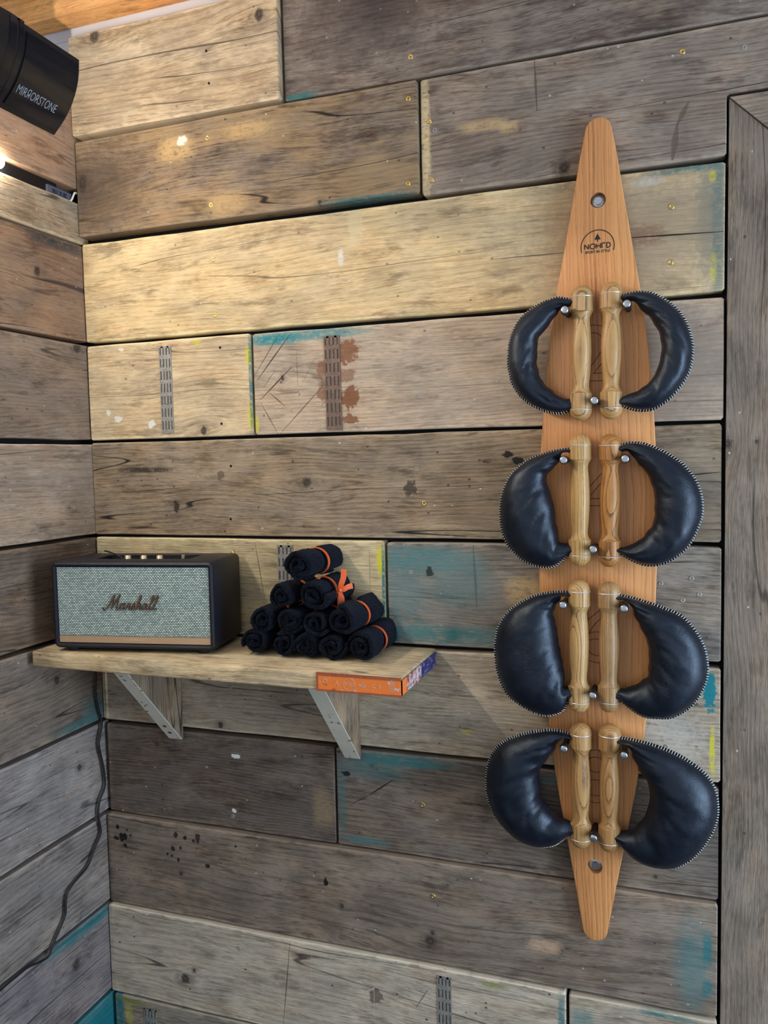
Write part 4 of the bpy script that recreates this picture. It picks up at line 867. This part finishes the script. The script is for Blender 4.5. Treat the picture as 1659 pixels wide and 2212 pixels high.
    # flat seam welt along the outer edge with pale blanket stitches
    mb = MB(); core = out[1:-1]; wl = []; m_ = len(core)
    for i in range(m_):
        d = (core[min(i+1, m_-1)]-core[max(i-1, 0)]).normalized(); n2 = Vector((d.y, -d.x))
        if n2.dot(core[i]-inn[i+1]) < 0: n2 = -n2
        wl.append((core[i], d, n2))
    sec = [(-.004, -.0016), (.0016, -.0013), (.0022, 0), (.0016, .0013), (-.004, .0016)]
    v = []; f = []
    for c_, d, n2 in wl:
        for a_, y_ in sec: q = c_+n2*a_; v.append((q.x, y_-.0005, q.y))
    for i in range(m_-1):
        for k in range(5): f.append([i*5+k, i*5+(k+1) % 5, (i+1)*5+(k+1) % 5, (i+1)*5+k])
    mb.add(v, f); sm_ = mb.build('seam', lea, bag, True); fix_normals(sm_.data)
    fine_ = catmull([c_ for c_, _, _ in wl], 400); Ltot = sum((fine_[i+1]-fine_[i]).length for i in range(399)); ns = int(Ltot/.0050); mb = MB()
    for k in range(1, ns):
        i = int(k/ns*399); c_ = fine_[i]; d = (fine_[min(i+1, 399)]-fine_[max(i-1, 0)]).normalized(); n2 = Vector((d.y, -d.x))
        iref = inn[1+int(k/ns*(m_-1))]
        if n2.dot(c_-iref) < 0: n2 = -n2
        a_ = c_+n2*.0018+d*.0007; b_ = c_-n2*.0016-d*.0007
        hit = bvh.ray_cast(Vector((b_.x, -.2, b_.y)), Vector((0, 1, 0)))
        yb = hit[0].y-.0006 if hit[0] is not None else -.0030
        yb = max(yb, -.0085)
        mb.tube([(a_.x, .0012, a_.y), (a_.x+n2.x*.0004, -.0012, a_.y+n2.y*.0004), ((a_.x+b_.x)/2, (yb-.0030)/2-.0004, (a_.y+b_.y)/2), (b_.x, yb, b_.y)], .00055, 5)
    sti = mb.build('stitching', thread, sm_, True); sti['kind'] = 'stuff'; sti['label'] = 'white blanket stitching along the seam'
    # blind embossed mark
    if key in 'AEF':
        ctr = {'A': (1.044, 1.752), 'E': (1.050, 1.190), 'F': (1.300, 1.168)}[key]; scl = {'A': .75, 'E': 1.0, 'F': 1.0}[key]
        em_m = bpy.data.materials.get('blind_emboss') or simple('blind_emboss', (22, 26, 36), .45)
        tmesh = text_mesh('NOHrD', .0165*scl, em_m, .0001, .0002)
        bm = bmesh.new(); bm.from_mesh(tmesh); ang = R(-90 if key != 'F' else 80); loc0 = Vector((ctr[0]-ox, ctr[1]-oz))
        mb2 = MB(); rad_ = .033*scl
        mb2.ribbon([(rad_*math.cos(R(a)), rad_*math.sin(R(a))-.010*scl) for a in range(0, 181, 10)], .0007, .0002, lambda q, h: (q[0], q[1], -h))
        tmp = mb2.mesh('tmp', em_m); bm.from_mesh(tmp); bpy.data.meshes.remove(tmp)
        for q in bm.verts:
            x2 = q.co.x*math.cos(ang)-q.co.y*math.sin(ang); z2 = q.co.x*math.sin(ang)+q.co.y*math.cos(ang)
            pt = loc0+Vector((x2, z2)); hit = bvh.ray_cast(Vector((pt.x, -.2, pt.y)), Vector((0, 1, 0)))
            yy = hit[0].y if hit[0] is not None else -.01
            q.co = Vector((pt.x, yy-.00015+q.co.z*.4, pt.y))
        me = bpy.data.meshes.new('embossed_mark'); bm.to_mesh(me); bm.free(); me.materials.append(em_m); bpy.data.meshes.remove(tmesh)
        link('embossed_mark', me, bag)

# ---------------------------------------------------------------- heater under the ceiling, slot lamp, driver
gb = simple('gloss_black', (9, 13, 22), .12, 0, 0, 1, .6)
mbk = simple('satin_black', (14, 15, 19), .35)
HY = -.45
heat = empty('wall_heater', (.36, HY, 2.18)); tag(heat, 'glossy black heater bar with white lettering in the upper left corner', 'heater')
FACE = [(.3795, 2.2390), (.3765, 2.2085), (.3655, 2.1790), (.3480, 2.1520), (.3215, 2.1265)]
fpts = [Vector((x-.36, z-2.18)) for x, z in FACE]
back = [Vector((-.085, -.004)), Vector((-.088, .05)), Vector((-.05, .086)), Vector((-.02, .084))]
poly = list(catmull(fpts, 13))+back
mb = MB(); mb.prism(poly, 0, -.80, lambda q, h: (q[0], h, q[1])); hb = mb.build('heater_body', mbk, heat); fix_normals(hb.data)
fp = catmull(fpts, 15); mb = MB()
off = []
for i, q in enumerate(fp):
    d = (fp[min(i+1, 14)]-fp[max(i-1, 0)]).normalized(); off.append((q+Vector((-d.y, d.x))*.0022, q))
inner_ = fp[1:-1]; inner_o = [q[0] for q in off][1:-1]
mb.prism(inner_o+inner_[::-1], -.004, -.118, lambda q, h: (q[0], h, q[1])); o = mb.build('front_panel', gb, heat); fix_normals(o.data); smooth_angle(o.data, 30)
mb = MB(); big = [q*1.05 for q in poly]; mb.prism(big, -.122, -.131, lambda q, h: (q[0], h, q[1])); mb.prism(big, -.136, -.150, lambda q, h: (q[0], h, q[1])); o = mb.build('collar', gb, heat); fix_normals(o.data)
mb = MB(); mb.box((-.36+.0, -.30, .03), (-.05, -.27, .045)); mb.build('wall_bracket', mbk, heat)
wp = simple('grey_print', (158, 162, 170), .5)
tmesh = text_mesh('MIR\u042fORSTONE', .0200, wp, .0002, -.0002, sx=.62)
# wrap the lettering on to the lower half of the face: text runs along -y .. 0, up runs up the face
arcL = [0]
for i in range(1, 15): arcL.append(arcL[-1]+(inner_o[min(i, 12)]-inner_o[min(i-1, 12)]).length if i < 13 else arcL[-1])
def on_face(s_):
    i = 0
    while i < 11 and arcL[i+1] < s_: i += 1
    t = (s_-arcL[i])/(arcL[i+1]-arcL[i]); d = (inner_o[i+1]-inner_o[i]).normalized()
    return inner_o[i].lerp(inner_o[i+1], t), Vector((-d.y, d.x))
for q in tmesh.vertices:
    pos, nn = on_face(arcL[12]*.735-q.co.y); qq = pos+nn*(.0004+q.co.z)
    q.co = Vector((qq.x, -.070+q.co.x, qq.y))
pr = link('lettering', tmesh, heat); pr['label'] = 'pale lettering reading MIRRORSTONE'

lamp = empty('slot_lamp', (.004, -.238, 2.1925)); tag(lamp, 'bright white strip lamp set in the slot of the left wall', 'lamp')
lem, nt, p = new_mat('lamp_glow'); p.inputs['Emission Color'].default_value = LED_COLOR; p.inputs['Emission Strength'].default_value = LED_STRENGTH; p.inputs['Base Color'].default_value = (.9, .9, .9, 1)
mb = MB(); mb.tube([(0, 0, 0), (0, -.003, 0), (0, -1.90, 0)], [.009, .0115, .0115], 14); o = mb.build('tube', lem, lamp, True)
mb = MB(); mb.box((-.040, -1.92, -.013), (-.0135, .175, .013)); mb.build('channel', mbk, lamp)
drv = empty('lamp_driver', (-.012, -.055, 2.183)); tag(drv, 'small grey driver box printed 28 X 100 inside the wall slot', 'driver box')
mb = MB(); mb.box((-.0, -.042, -.006), (.008, .034, .012)); mb.build('housing', simple('grey_plastic', (88, 90, 104), .5), drv)
me = text_mesh('28 X 100', .0135, simple('print_dark', (22, 24, 34), .6), .0002, .0002, sx=.95)
o = link('lettering', me, drv, (.0084, -.005, .0025)); o.rotation_euler = Matrix(((0, 0, 1), (-1, 0, 0), (0, -1, 0))).to_euler()
mb = MB(); mb.tube(catmull([(-.002, -.004, 2.200), (.001, -.0145, 2.199), (.002, -.021, 2.191), (.001, -.025, 2.182), (-.004, -.026, 2.176)], 20), .0022, 8)
wc = mb.build('white_cable', simple('white_plastic', (230, 228, 222), .45), smooth=True); tag(wc, 'short white cable curling out of the slot in the corner', 'cable')
